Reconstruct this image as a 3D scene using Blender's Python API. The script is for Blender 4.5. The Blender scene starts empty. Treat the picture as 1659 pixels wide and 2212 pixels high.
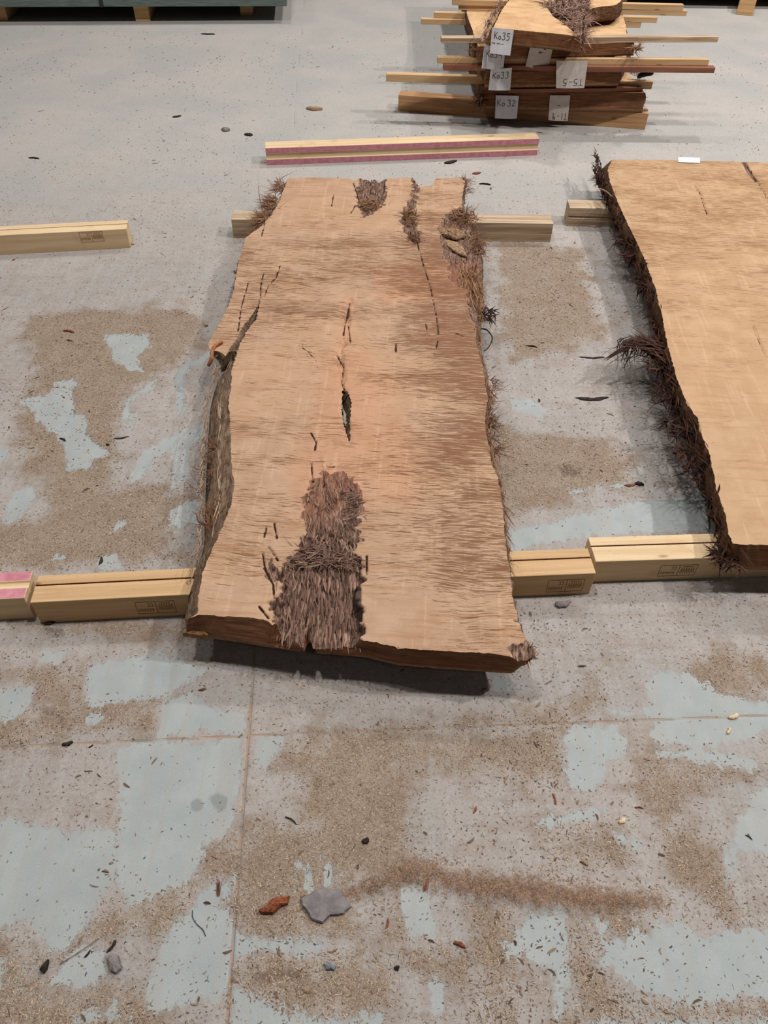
import bpy, math, random
import numpy as np
from math import sin, cos, pi, radians
from mathutils import Matrix, Vector

# ------------------------------------------------------------------ camera, world, lamps, exposure
CAM_H, PITCH, ROLL, FPX = 1.6704, 0.80283, 0.01919, 1640.54
scene = bpy.context.scene
COL = scene.collection
vs = scene.view_settings
scene.display_settings.display_device = 'sRGB'
vs.view_transform = 'Standard'; vs.look = 'None'; vs.gamma = 1.0; vs.use_curve_mapping = False
vs.exposure = -0.12

_f = np.array([0, cos(PITCH), -sin(PITCH)]); _r = np.array([1., 0, 0]); _u = np.cross(_r, _f)
CR = _r*cos(ROLL)+_u*sin(ROLL); CU = -_r*sin(ROLL)+_u*cos(ROLL); CF = _f
cam_d = bpy.data.cameras.new('camera'); cam = bpy.data.objects.new('camera', cam_d); COL.objects.link(cam)
M = Matrix(((CR[0], CU[0], -CF[0], 0), (CR[1], CU[1], -CF[1], 0), (CR[2], CU[2], -CF[2], CAM_H), (0, 0, 0, 1)))
cam.matrix_world = M
cam_d.sensor_fit = 'VERTICAL'; cam_d.sensor_height = 24.0; cam_d.lens = 24.0*FPX/2212.0
cam_d.clip_start = 0.05
scene.camera = cam

world = bpy.data.worlds.new('hall_ambient'); scene.world = world; world.use_nodes = True
bg = world.node_tree.nodes['Background']
bg.inputs[0].default_value = (1.0, 0.98, 0.96, 1); bg.inputs[1].default_value = 0.04

def lamp(x, y, z, power, size=0.32, colour=(1.0, 0.975, 0.955)):
    d = bpy.data.lights.new('high_bay_lamp', 'AREA'); d.shape = 'DISK'; d.size = size
    d.energy = power; d.color = colour
    o = bpy.data.objects.new('high_bay_lamp', d); o.location = (x, y, z); COL.objects.link(o)
LAMPS = [(-4.8, 2.2, 7, 85), (-1.35, 2.0, 7, 160), (2.0, 2.0, 7, 160), (6.1, 2.2, 7, 500),
         (-4.8, 7.6, 7, 35), (-1.35, 7.6, 7, 110), (2.0, 7.6, 7, 210), (5.5, 7.6, 7, 230),
         (-1.35, -3.2, 7, 14), (2.0, -3.2, 7, 14)]  # weak row behind the camera: unseen fill, added to lift front faces
for a in LAMPS: lamp(*a)

# ------------------------------------------------------------------ helpers
rnd = random.Random(7)
rng = np.random.default_rng(11)
def G(px, py, z=0.0):
    """point of the photograph's pixel on the level z of the real floor plan"""
    d = CF + CR*(px-829.5)/FPX - CU*(py-1106)/FPX
    t = (z-CAM_H)/d[2]
    return np.array([d[0]*t, d[1]*t, z])
def GG(pts, z=0.0): return np.array([G(a, b, z) for a, b in pts])
def lin(r, g, b): return tuple((c/255/12.92 if c/255 <= .04045 else ((c/255+.055)/1.055)**2.4) for c in (r, g, b))+(1,)

def _hash(ix, iy, s):
    h = (ix.astype(np.int64)*374761393 + iy.astype(np.int64)*668265263 + s*974711) & 0x7fffffff
    h = ((h ^ (h >> 13))*1274126177) & 0x7fffffff
    return ((h ^ (h >> 16)) & 0xffff)/65535.0
def vnoise(x, y, s=0):
    x = np.asarray(x, float); y = np.asarray(y, float)
    ix = np.floor(x); iy = np.floor(y); fx = x-ix; fy = y-iy
    fx = fx*fx*(3-2*fx); fy = fy*fy*(3-2*fy)
    a = _hash(ix, iy, s); b = _hash(ix+1, iy, s); c = _hash(ix, iy+1, s); d = _hash(ix+1, iy+1, s)
    return (a*(1-fx)+b*fx)*(1-fy)+(c*(1-fx)+d*fx)*fy
def fbm(x, y, s=0, o=4):
    t = 0; a = .5; n = 0
    for k in range(o):
        t = t+a*vnoise(x*2**k, y*2**k, s+k*17); n += a; a *= .5
    return t/n

def sdf_poly(X, Y, P):
    """signed distance, positive inside polygon P (n,2)"""
    P = np.asarray(P)[:, :2]; n = len(P)
    d = np.full(X.shape, 1e9); ins = np.zeros(X.shape, bool)
    for i in range(n):
        a = P[i]; b = P[(i+1) % n]; e = b-a
        L = (e@e)+1e-12
        t = np.clip(((X-a[0])*e[0]+(Y-a[1])*e[1])/L, 0, 1)
        d = np.minimum(d, (X-a[0]-t*e[0])**2+(Y-a[1]-t*e[1])**2)
        c = ((a[1] > Y) != (b[1] > Y)) & (X < (b[0]-a[0])*(Y-a[1])/((b[1]-a[1]) if abs(b[1]-a[1]) > 1e-12 else 1e-12)+a[0])
        ins ^= c
    return np.where(ins, 1, -1)*np.sqrt(d)
def sdf_union(X, Y, polys, far=-1.0, pad=.12):
    out = np.full(X.shape, far)
    for P in polys:
        P = np.asarray(P)[:, :2]
        m = (X > P[:, 0].min()-pad) & (X < P[:, 0].max()+pad) & (Y > P[:, 1].min()-pad) & (Y < P[:, 1].max()+pad)
        if m.any(): out[m] = np.maximum(out[m], sdf_poly(X[m], Y[m], P))
    return out
def dist_lines(X, Y, lines, far=.5):
    out = np.full(X.shape, far)
    for P in lines:
        P = np.asarray(P)
        for i in range(len(P)-1):
            a = P[i, :2]; e = P[i+1, :2]-a; L = e@e+1e-12
            t = np.clip(((X-a[0])*e[0]+(Y-a[1])*e[1])/L, 0, 1)
            out = np.minimum(out, np.hypot(X-a[0]-t*e[0], Y-a[1]-t*e[1]))
    return out
def sstep(a, b, x):
    t = np.clip((x-a)/(b-a), 0, 1); return t*t*(3-2*t)

def np_mesh(name, V, Q, mats, attrs=None, smooth=True, midx=None):
    """V (n,3); Q (m,4) quads or (m,3) tris"""
    me = bpy.data.meshes.new(name)
    V = np.asarray(V, np.float32); Q = np.asarray(Q, np.int32); k = Q.shape[1]
    me.vertices.add(len(V)); me.vertices.foreach_set('co', V.ravel())
    me.loops.add(Q.size); me.loops.foreach_set('vertex_index', Q.ravel())
    me.polygons.add(len(Q)); me.polygons.foreach_set('loop_start', np.arange(0, Q.size, k, dtype=np.int32))
    me.polygons.foreach_set('loop_total', np.full(len(Q), k, np.int32))
    if midx is not None: me.polygons.foreach_set('material_index', np.asarray(midx, np.int32))
    me.polygons.foreach_set('use_smooth', np.full(len(Q), smooth))
    me.update(calc_edges=True)
    for n_, a in (attrs or {}).items():
        at = me.attributes.new(n_, 'FLOAT', 'POINT'); at.data.foreach_set('value', np.asarray(a, np.float32))
    for m in (mats if isinstance(mats, (list, tuple)) else [mats]): me.materials.append(m)
    return me
def link(name, me, parent=None, loc=None):
    o = bpy.data.objects.new(name, me); COL.objects.link(o)
    if loc is not None: o.location = loc
    if parent: o.parent = parent
    return o
def tag(o, label=None, cat=None, group=None, kind=None):
    if label: o['label'] = label
    if cat: o['category'] = cat
    if group: o['group'] = group
    if kind: o['kind'] = kind
    return o
def empty(name, loc, rz=0.0, ry=0.0):
    o = bpy.data.objects.new(name, None); COL.objects.link(o); o.location = loc; o.rotation_euler = (0, ry, rz)
    o.empty_display_size = .1
    return o

# ------------------------------------------------------------------ node helpers
class NT:
    def __init__(s, name):
        s.m = bpy.data.materials.new(name); s.m.use_nodes = True; s.t = s.m.node_tree
        s.b = s.t.nodes['Principled BSDF']; s.b.inputs['Roughness'].default_value = .85
        s.b.inputs['Specular IOR Level'].default_value = .25
    def n(s, typ, **kw):
        x = s.t.nodes.new(typ)
        for k, v in kw.items(): setattr(x, k, v)
        return x
    def put(s, sock, v):
        if v is None: return
        if isinstance(v, bpy.types.NodeSocket): s.t.links.new(v, sock)
        else: sock.default_value = v
    def math(s, op, a, b=None, c=None, clamp=False):
        x = s.n('ShaderNodeMath', operation=op, use_clamp=clamp)
        s.put(x.inputs[0], a); s.put(x.inputs[1], b); s.put(x.inputs[2], c); return x.outputs[0]
    def mix(s, f, a, b, mode='MIX'):
        x = s.n('ShaderNodeMix', data_type='RGBA', blend_type=mode)
        s.put(x.inputs[0], f); s.put(x.inputs[6], a); s.put(x.inputs[7], b); return x.outputs[2]
    def mapping(s, scale, loc=(0, 0, 0), rot=(0, 0, 0), src=None):
        if src is None: src = s.n('ShaderNodeTexCoord').outputs['Object']
        x = s.n('ShaderNodeMapping'); s.put(x.inputs[0], src)
        x.inputs['Scale'].default_value = scale; x.inputs['Location'].default_value = loc; x.inputs['Rotation'].default_value = rot
        return x.outputs[0]
    def noise(s, vec, scale, detail=3, rough=.55, dist=0.0):
        x = s.n('ShaderNodeTexNoise'); s.put(x.inputs['Vector'], vec)
        x.inputs['Scale'].default_value = scale; x.inputs['Detail'].default_value = detail
        x.inputs['Roughness'].default_value = rough; x.inputs['Distortion'].default_value = dist
        return x.outputs[0]
    def voro(s, vec, scale, feature='F1', out='Distance'):
        x = s.n('ShaderNodeTexVoronoi', feature=feature); s.put(x.inputs['Vector'], vec); x.inputs['Scale'].default_value = scale
        return x.outputs[out]
    def step(s, v, a, b, lo=0.0, hi=1.0):
        x = s.n('ShaderNodeMapRange', interpolation_type='SMOOTHSTEP', clamp=True)
        s.put(x.inputs[0], v); x.inputs[1].default_value = a; x.inputs[2].default_value = b
        x.inputs[3].default_value = lo; x.inputs[4].default_value = hi; return x.outputs[0]
    def attr(s, name): return s.n('ShaderNodeAttribute', attribute_name=name).outputs['Fac']
    def ramp(s, v, stops):
        x = s.n('ShaderNodeValToRGB'); s.put(x.inputs[0], v); e = x.color_ramp.elements
        while len(e) < len(stops): e.new(.5)
        for i, (p, c) in enumerate(stops): e[i].position = p; e[i].color = c
        return x.outputs[0]
    def bump(s, h, strength=.5, dist=.002):
        x = s.n('ShaderNodeBump'); s.put(x.inputs['Height'], h); x.inputs['Strength'].default_value = strength
        x.inputs['Distance'].default_value = dist; s.t.links.new(x.outputs[0], s.b.inputs['Normal'])
    def out(s, col, rough=None):
        s.put(s.b.inputs['Base Color'], col)
        if rough is not None: s.put(s.b.inputs['Roughness'], rough)
        return s.m

def plain(name, c, c2=None, scale=60, rough=.85, stretch=(1, 1, 1), bump=.3):
    k = NT(name); v = k.mapping(stretch)
    n = k.noise(v, scale, 4)
    k.bump(n, bump, .002)
    return k.out(k.mix(k.step(n, .3, .7), c, c2 or tuple(x*.6 for x in c[:3])+(1,)), rough)

# ------------------------------------------------------------------ floor material
def floor_material():
    k = NT('dusty_painted_concrete')
    P = k.n('ShaderNodeTexCoord').outputs['Object']
    sx = k.n('ShaderNodeSeparateXYZ'); k.put(sx.inputs[0], P); X, Y = sx.outputs[0], sx.outputs[1]
    n_big = k.noise(P, 2.2, 4); n_mid = k.noise(P, 11, 5, .6); n_f = k.noise(P, 60, 5, .65); n_ff = k.noise(P, 260, 3, .6)
    chipv = k.noise(k.mapping((1, 1, 1), rot=(0, 0, .6)), 190, 2, .8, 1.5)
    brush = k.noise(k.mapping((34, 2.0, 1), rot=(0, 0, .35)), 1.0, 4, .6, .4)
    brush2 = k.noise(k.mapping((3.0, 40, 1), rot=(0, 0, .12)), 1.0, 4, .6, .4)
    warp = k.math('ADD', k.math('MULTIPLY', k.math('SUBTRACT', k.math('ADD', k.math('MULTIPLY', n_mid, .5), k.math('MULTIPLY', brush, .5)), .5), .13), k.math('MULTIPLY', k.math('SUBTRACT', n_f, .5), .05))
    warp = k.math('ADD', warp, k.math('MULTIPLY', k.math('SUBTRACT', n_ff, .5), .016))
    clean = k.step(k.math('ADD', k.attr('clean'), warp), -.003, .006)
    n_lo = k.noise(P, 5.5, 3, .6)
    warp2 = k.math('ADD', k.math('MULTIPLY', k.math('SUBTRACT', k.math('ADD', k.math('MULTIPLY', n_mid, .55), k.math('MULTIPLY', n_lo, .45)), .5), .30), k.math('MULTIPLY', k.math('SUBTRACT', n_ff, .5), .06))
    dust = k.math('MULTIPLY', k.step(k.math('ADD', k.attr('dust'), warp2), -.055, .05), k.math('SUBTRACT', 1.0, k.math('MULTIPLY', clean, .93)))
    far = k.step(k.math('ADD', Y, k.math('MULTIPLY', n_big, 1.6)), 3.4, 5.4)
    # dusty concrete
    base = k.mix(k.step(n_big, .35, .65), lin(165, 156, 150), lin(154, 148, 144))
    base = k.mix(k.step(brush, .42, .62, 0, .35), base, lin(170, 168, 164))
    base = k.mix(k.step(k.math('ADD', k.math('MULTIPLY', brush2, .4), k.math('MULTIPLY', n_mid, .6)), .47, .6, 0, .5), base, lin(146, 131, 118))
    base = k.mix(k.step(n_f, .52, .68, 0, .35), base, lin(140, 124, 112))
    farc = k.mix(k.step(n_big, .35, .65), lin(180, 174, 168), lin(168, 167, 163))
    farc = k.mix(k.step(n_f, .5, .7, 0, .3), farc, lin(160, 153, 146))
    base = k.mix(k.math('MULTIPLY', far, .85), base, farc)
    # swept clean paint
    cl = k.mix(k.step(n_mid, .3, .7), lin(152, 159, 159), lin(164, 168, 166))
    cl = k.mix(k.step(brush, .46, .64, 0, .55), cl, lin(160, 158, 153))
    cl = k.mix(k.step(n_ff, .60, .72, 0, .4), cl, lin(132, 132, 128))
    # sawdust
    du = k.mix(k.step(n_mid, .3, .7), lin(153, 136, 119), lin(141, 121, 103))
    du = k.mix(k.step(chipv, .54, .66, 0, .7), du, lin(180, 158, 134))
    du = k.mix(k.step(chipv, .46, .36, 0, .8), du, lin(104, 82, 66))
    mic = k.noise(P, 130, 4, .75, .8)
    base = k.mix(k.step(mic, .54, .64, 0, .5), base, lin(122, 108, 98))
    base = k.mix(k.step(mic, .44, .34, 0, .5), base, lin(188, 178, 168))
    c = k.mix(clean, base, cl)
    c = k.mix(k.math('MULTIPLY', dust, k.step(k.math('ADD', n_f, k.math('MULTIPLY', dust, .3)), .42, .80, .12, .95)), c, du)
    rid = k.step(k.math('ADD', k.attr('ridge'), k.math('ADD', k.math('MULTIPLY', k.math('SUBTRACT', n_ff, .5), .05), k.math('MULTIPLY', k.math('SUBTRACT', n_f, .5), .06))), -.026, .008)
    c = k.mix(k.math('MULTIPLY', rid, .92), c, k.mix(k.step(chipv, .38, .62), lin(84, 62, 48), lin(146, 114, 88)))
    # speckles of fine dark and pale dust everywhere
    spk = k.noise(P, 420, 2, .5); spk2 = k.noise(P, 330, 2, .5)
    nearw = k.step(Y, 4.5, 2.5)
    c = k.mix(k.math('MULTIPLY', k.step(spk, .66, .72, 0, .5), nearw), c, lin(104, 92, 82))
    c = k.mix(k.math('MULTIPLY', k.step(spk2, .66, .72, 0, .5), nearw), c, lin(205, 198, 186))
    # dark spots / stains and joints
    st = k.step(k.math('ADD', k.attr('stain'), k.math('MULTIPLY', k.math('SUBTRACT', n_f, .5), .01)), -.003, .004)
    c = k.mix(k.math('MULTIPLY', st, .45), c, lin(98, 106, 104))
    soot = k.step(k.math('ADD', k.attr('soot'), k.math('MULTIPLY', k.math('SUBTRACT', n_f, .5), .05)), -.012, .02)
    c = k.mix(k.math('MULTIPLY', soot, .7), c, lin(84, 68, 58))
    jd = k.math('ADD', k.attr('joint'), k.math('MULTIPLY', k.math('SUBTRACT', n_f, .5), .003))
    jm = k.step(jd, .0045, .002)
    jfill = k.mix(k.step(n_mid, .42, .6), lin(158, 132, 108), lin(138, 128, 118))
    jfar = k.step(Y, 4.0, 1.6, .3, .85)
    c = k.mix(k.math('MULTIPLY', jm, jfar), c, jfill)
    cr = k.step(k.math('ADD', k.attr('crack'), k.math('MULTIPLY', k.math('SUBTRACT', n_f, .5), .02)), .006, .001)
    c = k.mix(k.math('MULTIPLY', cr, .7), c, lin(86, 80, 76))
    h = k.math('ADD', k.math('MULTIPLY', n_ff, .35), k.math('MULTIPLY', chipv, k.math('ADD', k.math('MULTIPLY', dust, 1.5), .3)))
    h = k.math('SUBTRACT', h, k.math('MULTIPLY', jm, .8))
    h = k.math('SUBTRACT', h, k.math('MULTIPLY', clean, .35))
    k.bump(h, .65, .0022)
    rough = k.math('ADD', .78, k.math('MULTIPLY', clean, -.18))
    k.b.inputs['Specular IOR Level'].default_value = .3
    return k.out(c, rough)

# patches of the floor, outlined on the plan
def Z7(p): return [(a/1.999, 1400+b/1.999) for a, b in p]
def Z8(p): return [(830+a/2.001, 1400+b/2.001) for a, b in p]
def Z6(p): return [(a/2.2577, 420+b/2.2577) for a, b in p]
def Z5(p): return [(1150+a/2.212, 320+b/2.212) for a, b in p]
CLEAN = [Z7(p) for p in [
  [(480,430),(720,400),(1060,385),(1040,600),(1010,760),(890,850),(860,980),(760,1040),(540,1120),(510,1040),(500,900),(530,600)],
  [(-200,690),(60,740),(320,780),(500,800),(500,1000),(400,1160),(280,1300),(210,1320),(170,1240),(100,1180),(-200,1220)],
  [(860,1040),(1000,990),(1000,1060),(960,1100),(1000,1190),(1110,1250),(1420,1250),(1420,1300),(1360,1340),(1100,1310),(1010,1380),(980,1500),(940,1520),(640,1560),(630,1480),(700,1300),(740,1210),(800,1120)],
  [(1290,930),(1350,920),(1350,1040),(1290,1060)], [(1370,880),(1450,930),(1460,1040),(1390,1040)],
  [(1000,1440),(1060,1480),(1230,1570),(1500,1600),(1659,1560),(1659,1680),(990,1680)],
  [(280,1350),(370,1280),(450,1320),(460,1400),(400,1450),(350,1480),(230,1440)],
  [(-200,230),(90,160),(150,170),(130,250),(60,310),(-200,335)],
  [(400,60),(700,20),(890,100),(700,220),(500,240),(380,250),(370,120)],
  [(700,220),(850,200),(1060,300),(1060,370),(700,380)],
  [(1090,390),(1250,380),(1200,450),(1140,510),(1110,500)],
  [(370,280),(450,290),(440,330),(370,335)], [(180,20),(290,20),(240,60),(180,60)],
  [(430,1540),(520,1500),(560,1623),(300,1640),(330,1560)], [(-200,1340),(20,1350),(20,1480),(-200,1500)],
 ]]+[Z8(p) for p in [
  [(765,390),(820,330),(1000,340),(1040,420),(1020,470),(970,500),(960,600),(830,640),(790,600),(770,480)],
  [(680,740),(870,690),(1000,680),(930,740),(740,780),(680,770)],
  [(990,790),(1040,800),(1110,850),(1090,880),(1040,860)],
  [(930,1250),(1140,1230),(1220,1160),(1300,1220),(1800,1200),(1800,1540),(1560,1500),(1540,1540),(1300,1560),(1060,1470),(980,1400),(930,1390)],
  [(1150,90),(1330,110),(1440,200),(1800,250),(1800,370),(1500,400),(1340,440),(1200,400),(1150,370),(1200,320),(1000,290),(940,260),(1150,250)],
  [(60,1030),(160,1020),(210,1180),(220,1250),(120,1250),(60,1140)], [(500,1270),(590,1280),(580,1330),(540,1330)],
  [(190,1430),(270,1450),(260,1560),(210,1590),(180,1540)],
  [(1640,600),(1800,600),(1800,930),(1560,880),(1480,1040),(1460,900),(1520,780)],
  [(850,1610),(1400,1600),(1800,1590),(1800,1700),(850,1700)], [(900,1160),(960,1180),(1000,1230),(940,1260),(900,1200)],
  [(1180,460),(1350,500),(1640,520),(1600,480),(1350,430)],
  [(480,110),(560,150),(540,190),(480,180)], [(600,1140),(790,1130),(800,1300),(790,1580),(740,1590),(740,1400),(640,1350),(570,1250)],
 ]]+[Z6(p) for p in [
  [(515,680),(725,680),(735,740),(680,790),(695,870),(620,850),(540,800),(520,740)],
  [(90,1010),(330,930),(350,1000),(430,1110),(440,1190),(540,1270),(450,1290),(450,1340),(330,1350),(300,1240),(280,1180),(190,1110)],
  [(600,1010),(760,900),(740,950),(640,1010),(620,1160),(595,1150)], [(630,1080),(665,1060),(660,1150),(625,1150)],
  [(640,1400),(630,1370),(700,1260),(860,1160),(1000,1120),(1000,1210),(880,1230),(770,1280),(700,1380)],
  [(850,1240),(920,1230),(920,1380),(850,1440)], [(20,1560),(60,1450),(170,1420),(170,1500),(90,1590),(20,1620)],
  [(830,1540),(930,1490),(1060,1490),(1060,1610),(820,1620)], [(240,1780),(280,1755),(335,1765),(330,1790)],
  [(530,1640),(580,1600),(620,1600),(560,1650)], [(450,1800),(500,1760),(570,1770),(590,1820),(500,1830)],
  [(-100,1240),(50,1240),(40,1300),(-100,1310)], [(860,860),(1000,770),(1060,760),(900,880),(900,1050),(860,1090)],
  [(270,920),(350,895),(390,930),(330,950)],
 ]]+[Z5(p) for p in [
  [(-400,1860),(0,1800),(300,1730),(560,1680),(900,1630),(900,1830),(300,1850),(0,1910),(-200,1960)],
  [(180,1630),(440,1600),(440,1620),(200,1650)], [(-110,1190),(-20,1190),(70,1250),(50,1290),(-60,1270)]]]
DUST = [Z6(p) for p in [
  [(150,600),(400,560),(900,560),(1000,640),(980,740),(850,850),(760,900),(600,1000),(560,1180),(600,1280),(560,1400),(700,1420),(980,1420),(960,1500),(800,1700),(960,1800),(-100,1840),(-100,1650),(200,1550),(250,1400),(150,1350),(100,1250),(90,1020),(180,900),(120,700)]]
 ]+[Z7(p) for p in [
  [(1080,800),(1300,760),(1330,600),(1160,480),(1260,390),(1659,330),(1800,600),(1760,1000),(1500,1020),(1480,1080),(1600,1200),(1560,1240),(1100,1260),(1010,1180),(1000,960),(1030,860)],
  [(880,860),(1080,830),(1000,990),(860,1040),(780,1130),(740,1210),(560,1230),(440,1250),(300,1330),(330,1250),(430,1130),(560,1110),(750,1050),(860,990)],
  [(1010,1400),(1100,1320),(1370,1340),(1500,1300),(1700,1330),(1700,1540),(1500,1590),(1230,1560),(1060,1470)],
  [(-200,1290),(180,1300),(220,1340),(170,1400),(220,1500),(500,1480),(620,1540),(600,1700),(-200,1700)],
  [(90,110),(370,60),(380,120),(320,260),(700,200),(650,330),(300,380),(60,420),(-200,480),(-200,340),(230,270)]]
 ]+[Z8(p) for p in [
  [(400,1100),(550,1120),(560,1250),(540,1400),(570,1700),(380,1700),(420,1400)],
  [(800,1130),(1000,1150),(1100,1260),(940,1250),(900,1180),(930,1400),(1000,1500),(1060,1540),(1100,1620),(820,1620),(850,1500),(800,1380)],
  [(700,800),(900,755),(980,780),(1060,900),(900,940),(750,950),(700,930)],
  [(1130,520),(1170,480),(1620,510),(1500,570),(1350,600),(1250,700),(1200,820),(1180,700),(1100,600)],
  [(1330,40),(1540,10),(1700,30),(1600,180),(1540,220),(1440,190),(1330,120)],
  [(890,130),(930,100),(960,240),(860,310),(760,330),(0,360),(0,340),(300,310),(800,280)],
  [(0,1100),(60,1140),(100,1250),(230,1300),(390,1350),(360,1450),(200,1420),(130,1380),(0,1300)],
  [(0,360),(760,340),(780,560),(700,600),(200,480),(100,680),(0,600)],
  [(1180,830),(1300,1000),(1500,1200),(1560,1190),(1440,880),(1300,760)], [(1120,1540),(1700,1560),(1700,1600),(1120,1600)]]
 ]+[Z5(p) for p in [
  [(-200,400),(250,500),(300,700),(330,900),(-100,1050)], [(-200,1330),(450,1430),(480,1600),(-200,1760)]]]
DUST.append([(90,1352),(250,1340),(400,1345),(400,1372),(250,1378),(100,1372)])
RIDGE = [Z8([(-200,1060),(0,1000),(90,930),(200,930),(300,980),(440,1000),(640,1005),(800,1045),(1000,1070),(1190,1080),(1170,1100),(1000,1125),(800,1110),(560,1095),(420,1075),(250,1020),(90,1000),(0,1030),(-200,1100)])]
STAIN = [[(425+14*cos(t), 1739+15*sin(t)) for t in np.linspace(0, 6.28, 14)[:-1]], [(450,1722),(470,1712),(492,1722),(488,1745),(478,1757),(462,1745)]]
SOOT = [[(1200,1010),(1225,1002),(1258,1018),(1250,1030),(1215,1028)], Z7([(130,250),(240,265),(300,330),(200,290)]), [(95,1352),(135,1352),(140,1376),(110,1378)],
        Z7([(1060,1420),(1200,1380),(1330,1400),(1300,1440),(1180,1450),(1100,1440)])]
JOINTS = [[(484,2290),(490,2212),(537,1590),(600,740),(640,200),(657,0),(672,-200)], [(-300,1628),(40,1612),(530,1589),(1265,1560),(1650,1545),(1900,1536)]]
CRACKS = [[(1398,262),(1430,266),(1470,280),(1520,300),(1570,313)]]

def build_floor():
    nu, nv = 560, 760
    s = np.linspace(-1.25, 1.25, nu); t = np.linspace(0, 1, nv)
    yy = 0.12+10.6*t**2.1
    S, YY = np.meshgrid(s, yy)
    X = S*(.66+.42*YY); Y = YY
    X = X.ravel(); Y = Y.ravel()
    g = lambda L: [GG(p) for p in L]
    at = {'clean': sdf_union(X, Y, g(CLEAN)), 'dust': sdf_union(X, Y, g(DUST)), 'ridge': sdf_union(X, Y, g(RIDGE)),
          'stain': sdf_union(X, Y, g(STAIN)), 'soot': sdf_union(X, Y, g(SOOT)),
          'joint': dist_lines(X, Y, g(JOINTS)), 'crack': dist_lines(X, Y, g(CRACKS))}
    Zh = .012*sstep(-.03, .03, at['ridge']+(fbm(X*30, Y*30, 13)-.5)*.04)*(.3+1.1*fbm(X*45, Y*45, 3)) + .0016*sstep(-.03, .02, at['dust'])*fbm(X*90, Y*90, 5)
    Zh -= .002*sstep(.005, .002, at['joint'])
    V = np.stack([X, Y, Zh], 1)
    i = np.arange(nv-1)[:, None]*nu+np.arange(nu-1)[None]
    Q = np.stack([i, i+1, i+nu+1, i+nu], -1).reshape(-1, 4)
    n0 = len(V)
    V = np.vstack([V, [(-14, -6, -.006), (14, -6, -.006), (14, 16, -.006), (-14, 16, -.006)]])
    Q = np.vstack([Q, [[n0, n0+1, n0+2, n0+3]]])
    for k_ in at: at[k_] = np.concatenate([at[k_], [(.5 if k_ in ('joint', 'crack') else -1)]*4])
    o = link('floor', np_mesh('floor', V, Q, floor_material(), at))
    tag(o, 'dusty grey-blue painted concrete floor with sawdust patches and saw-cut joints', None, None, 'structure')
build_floor()

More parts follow.
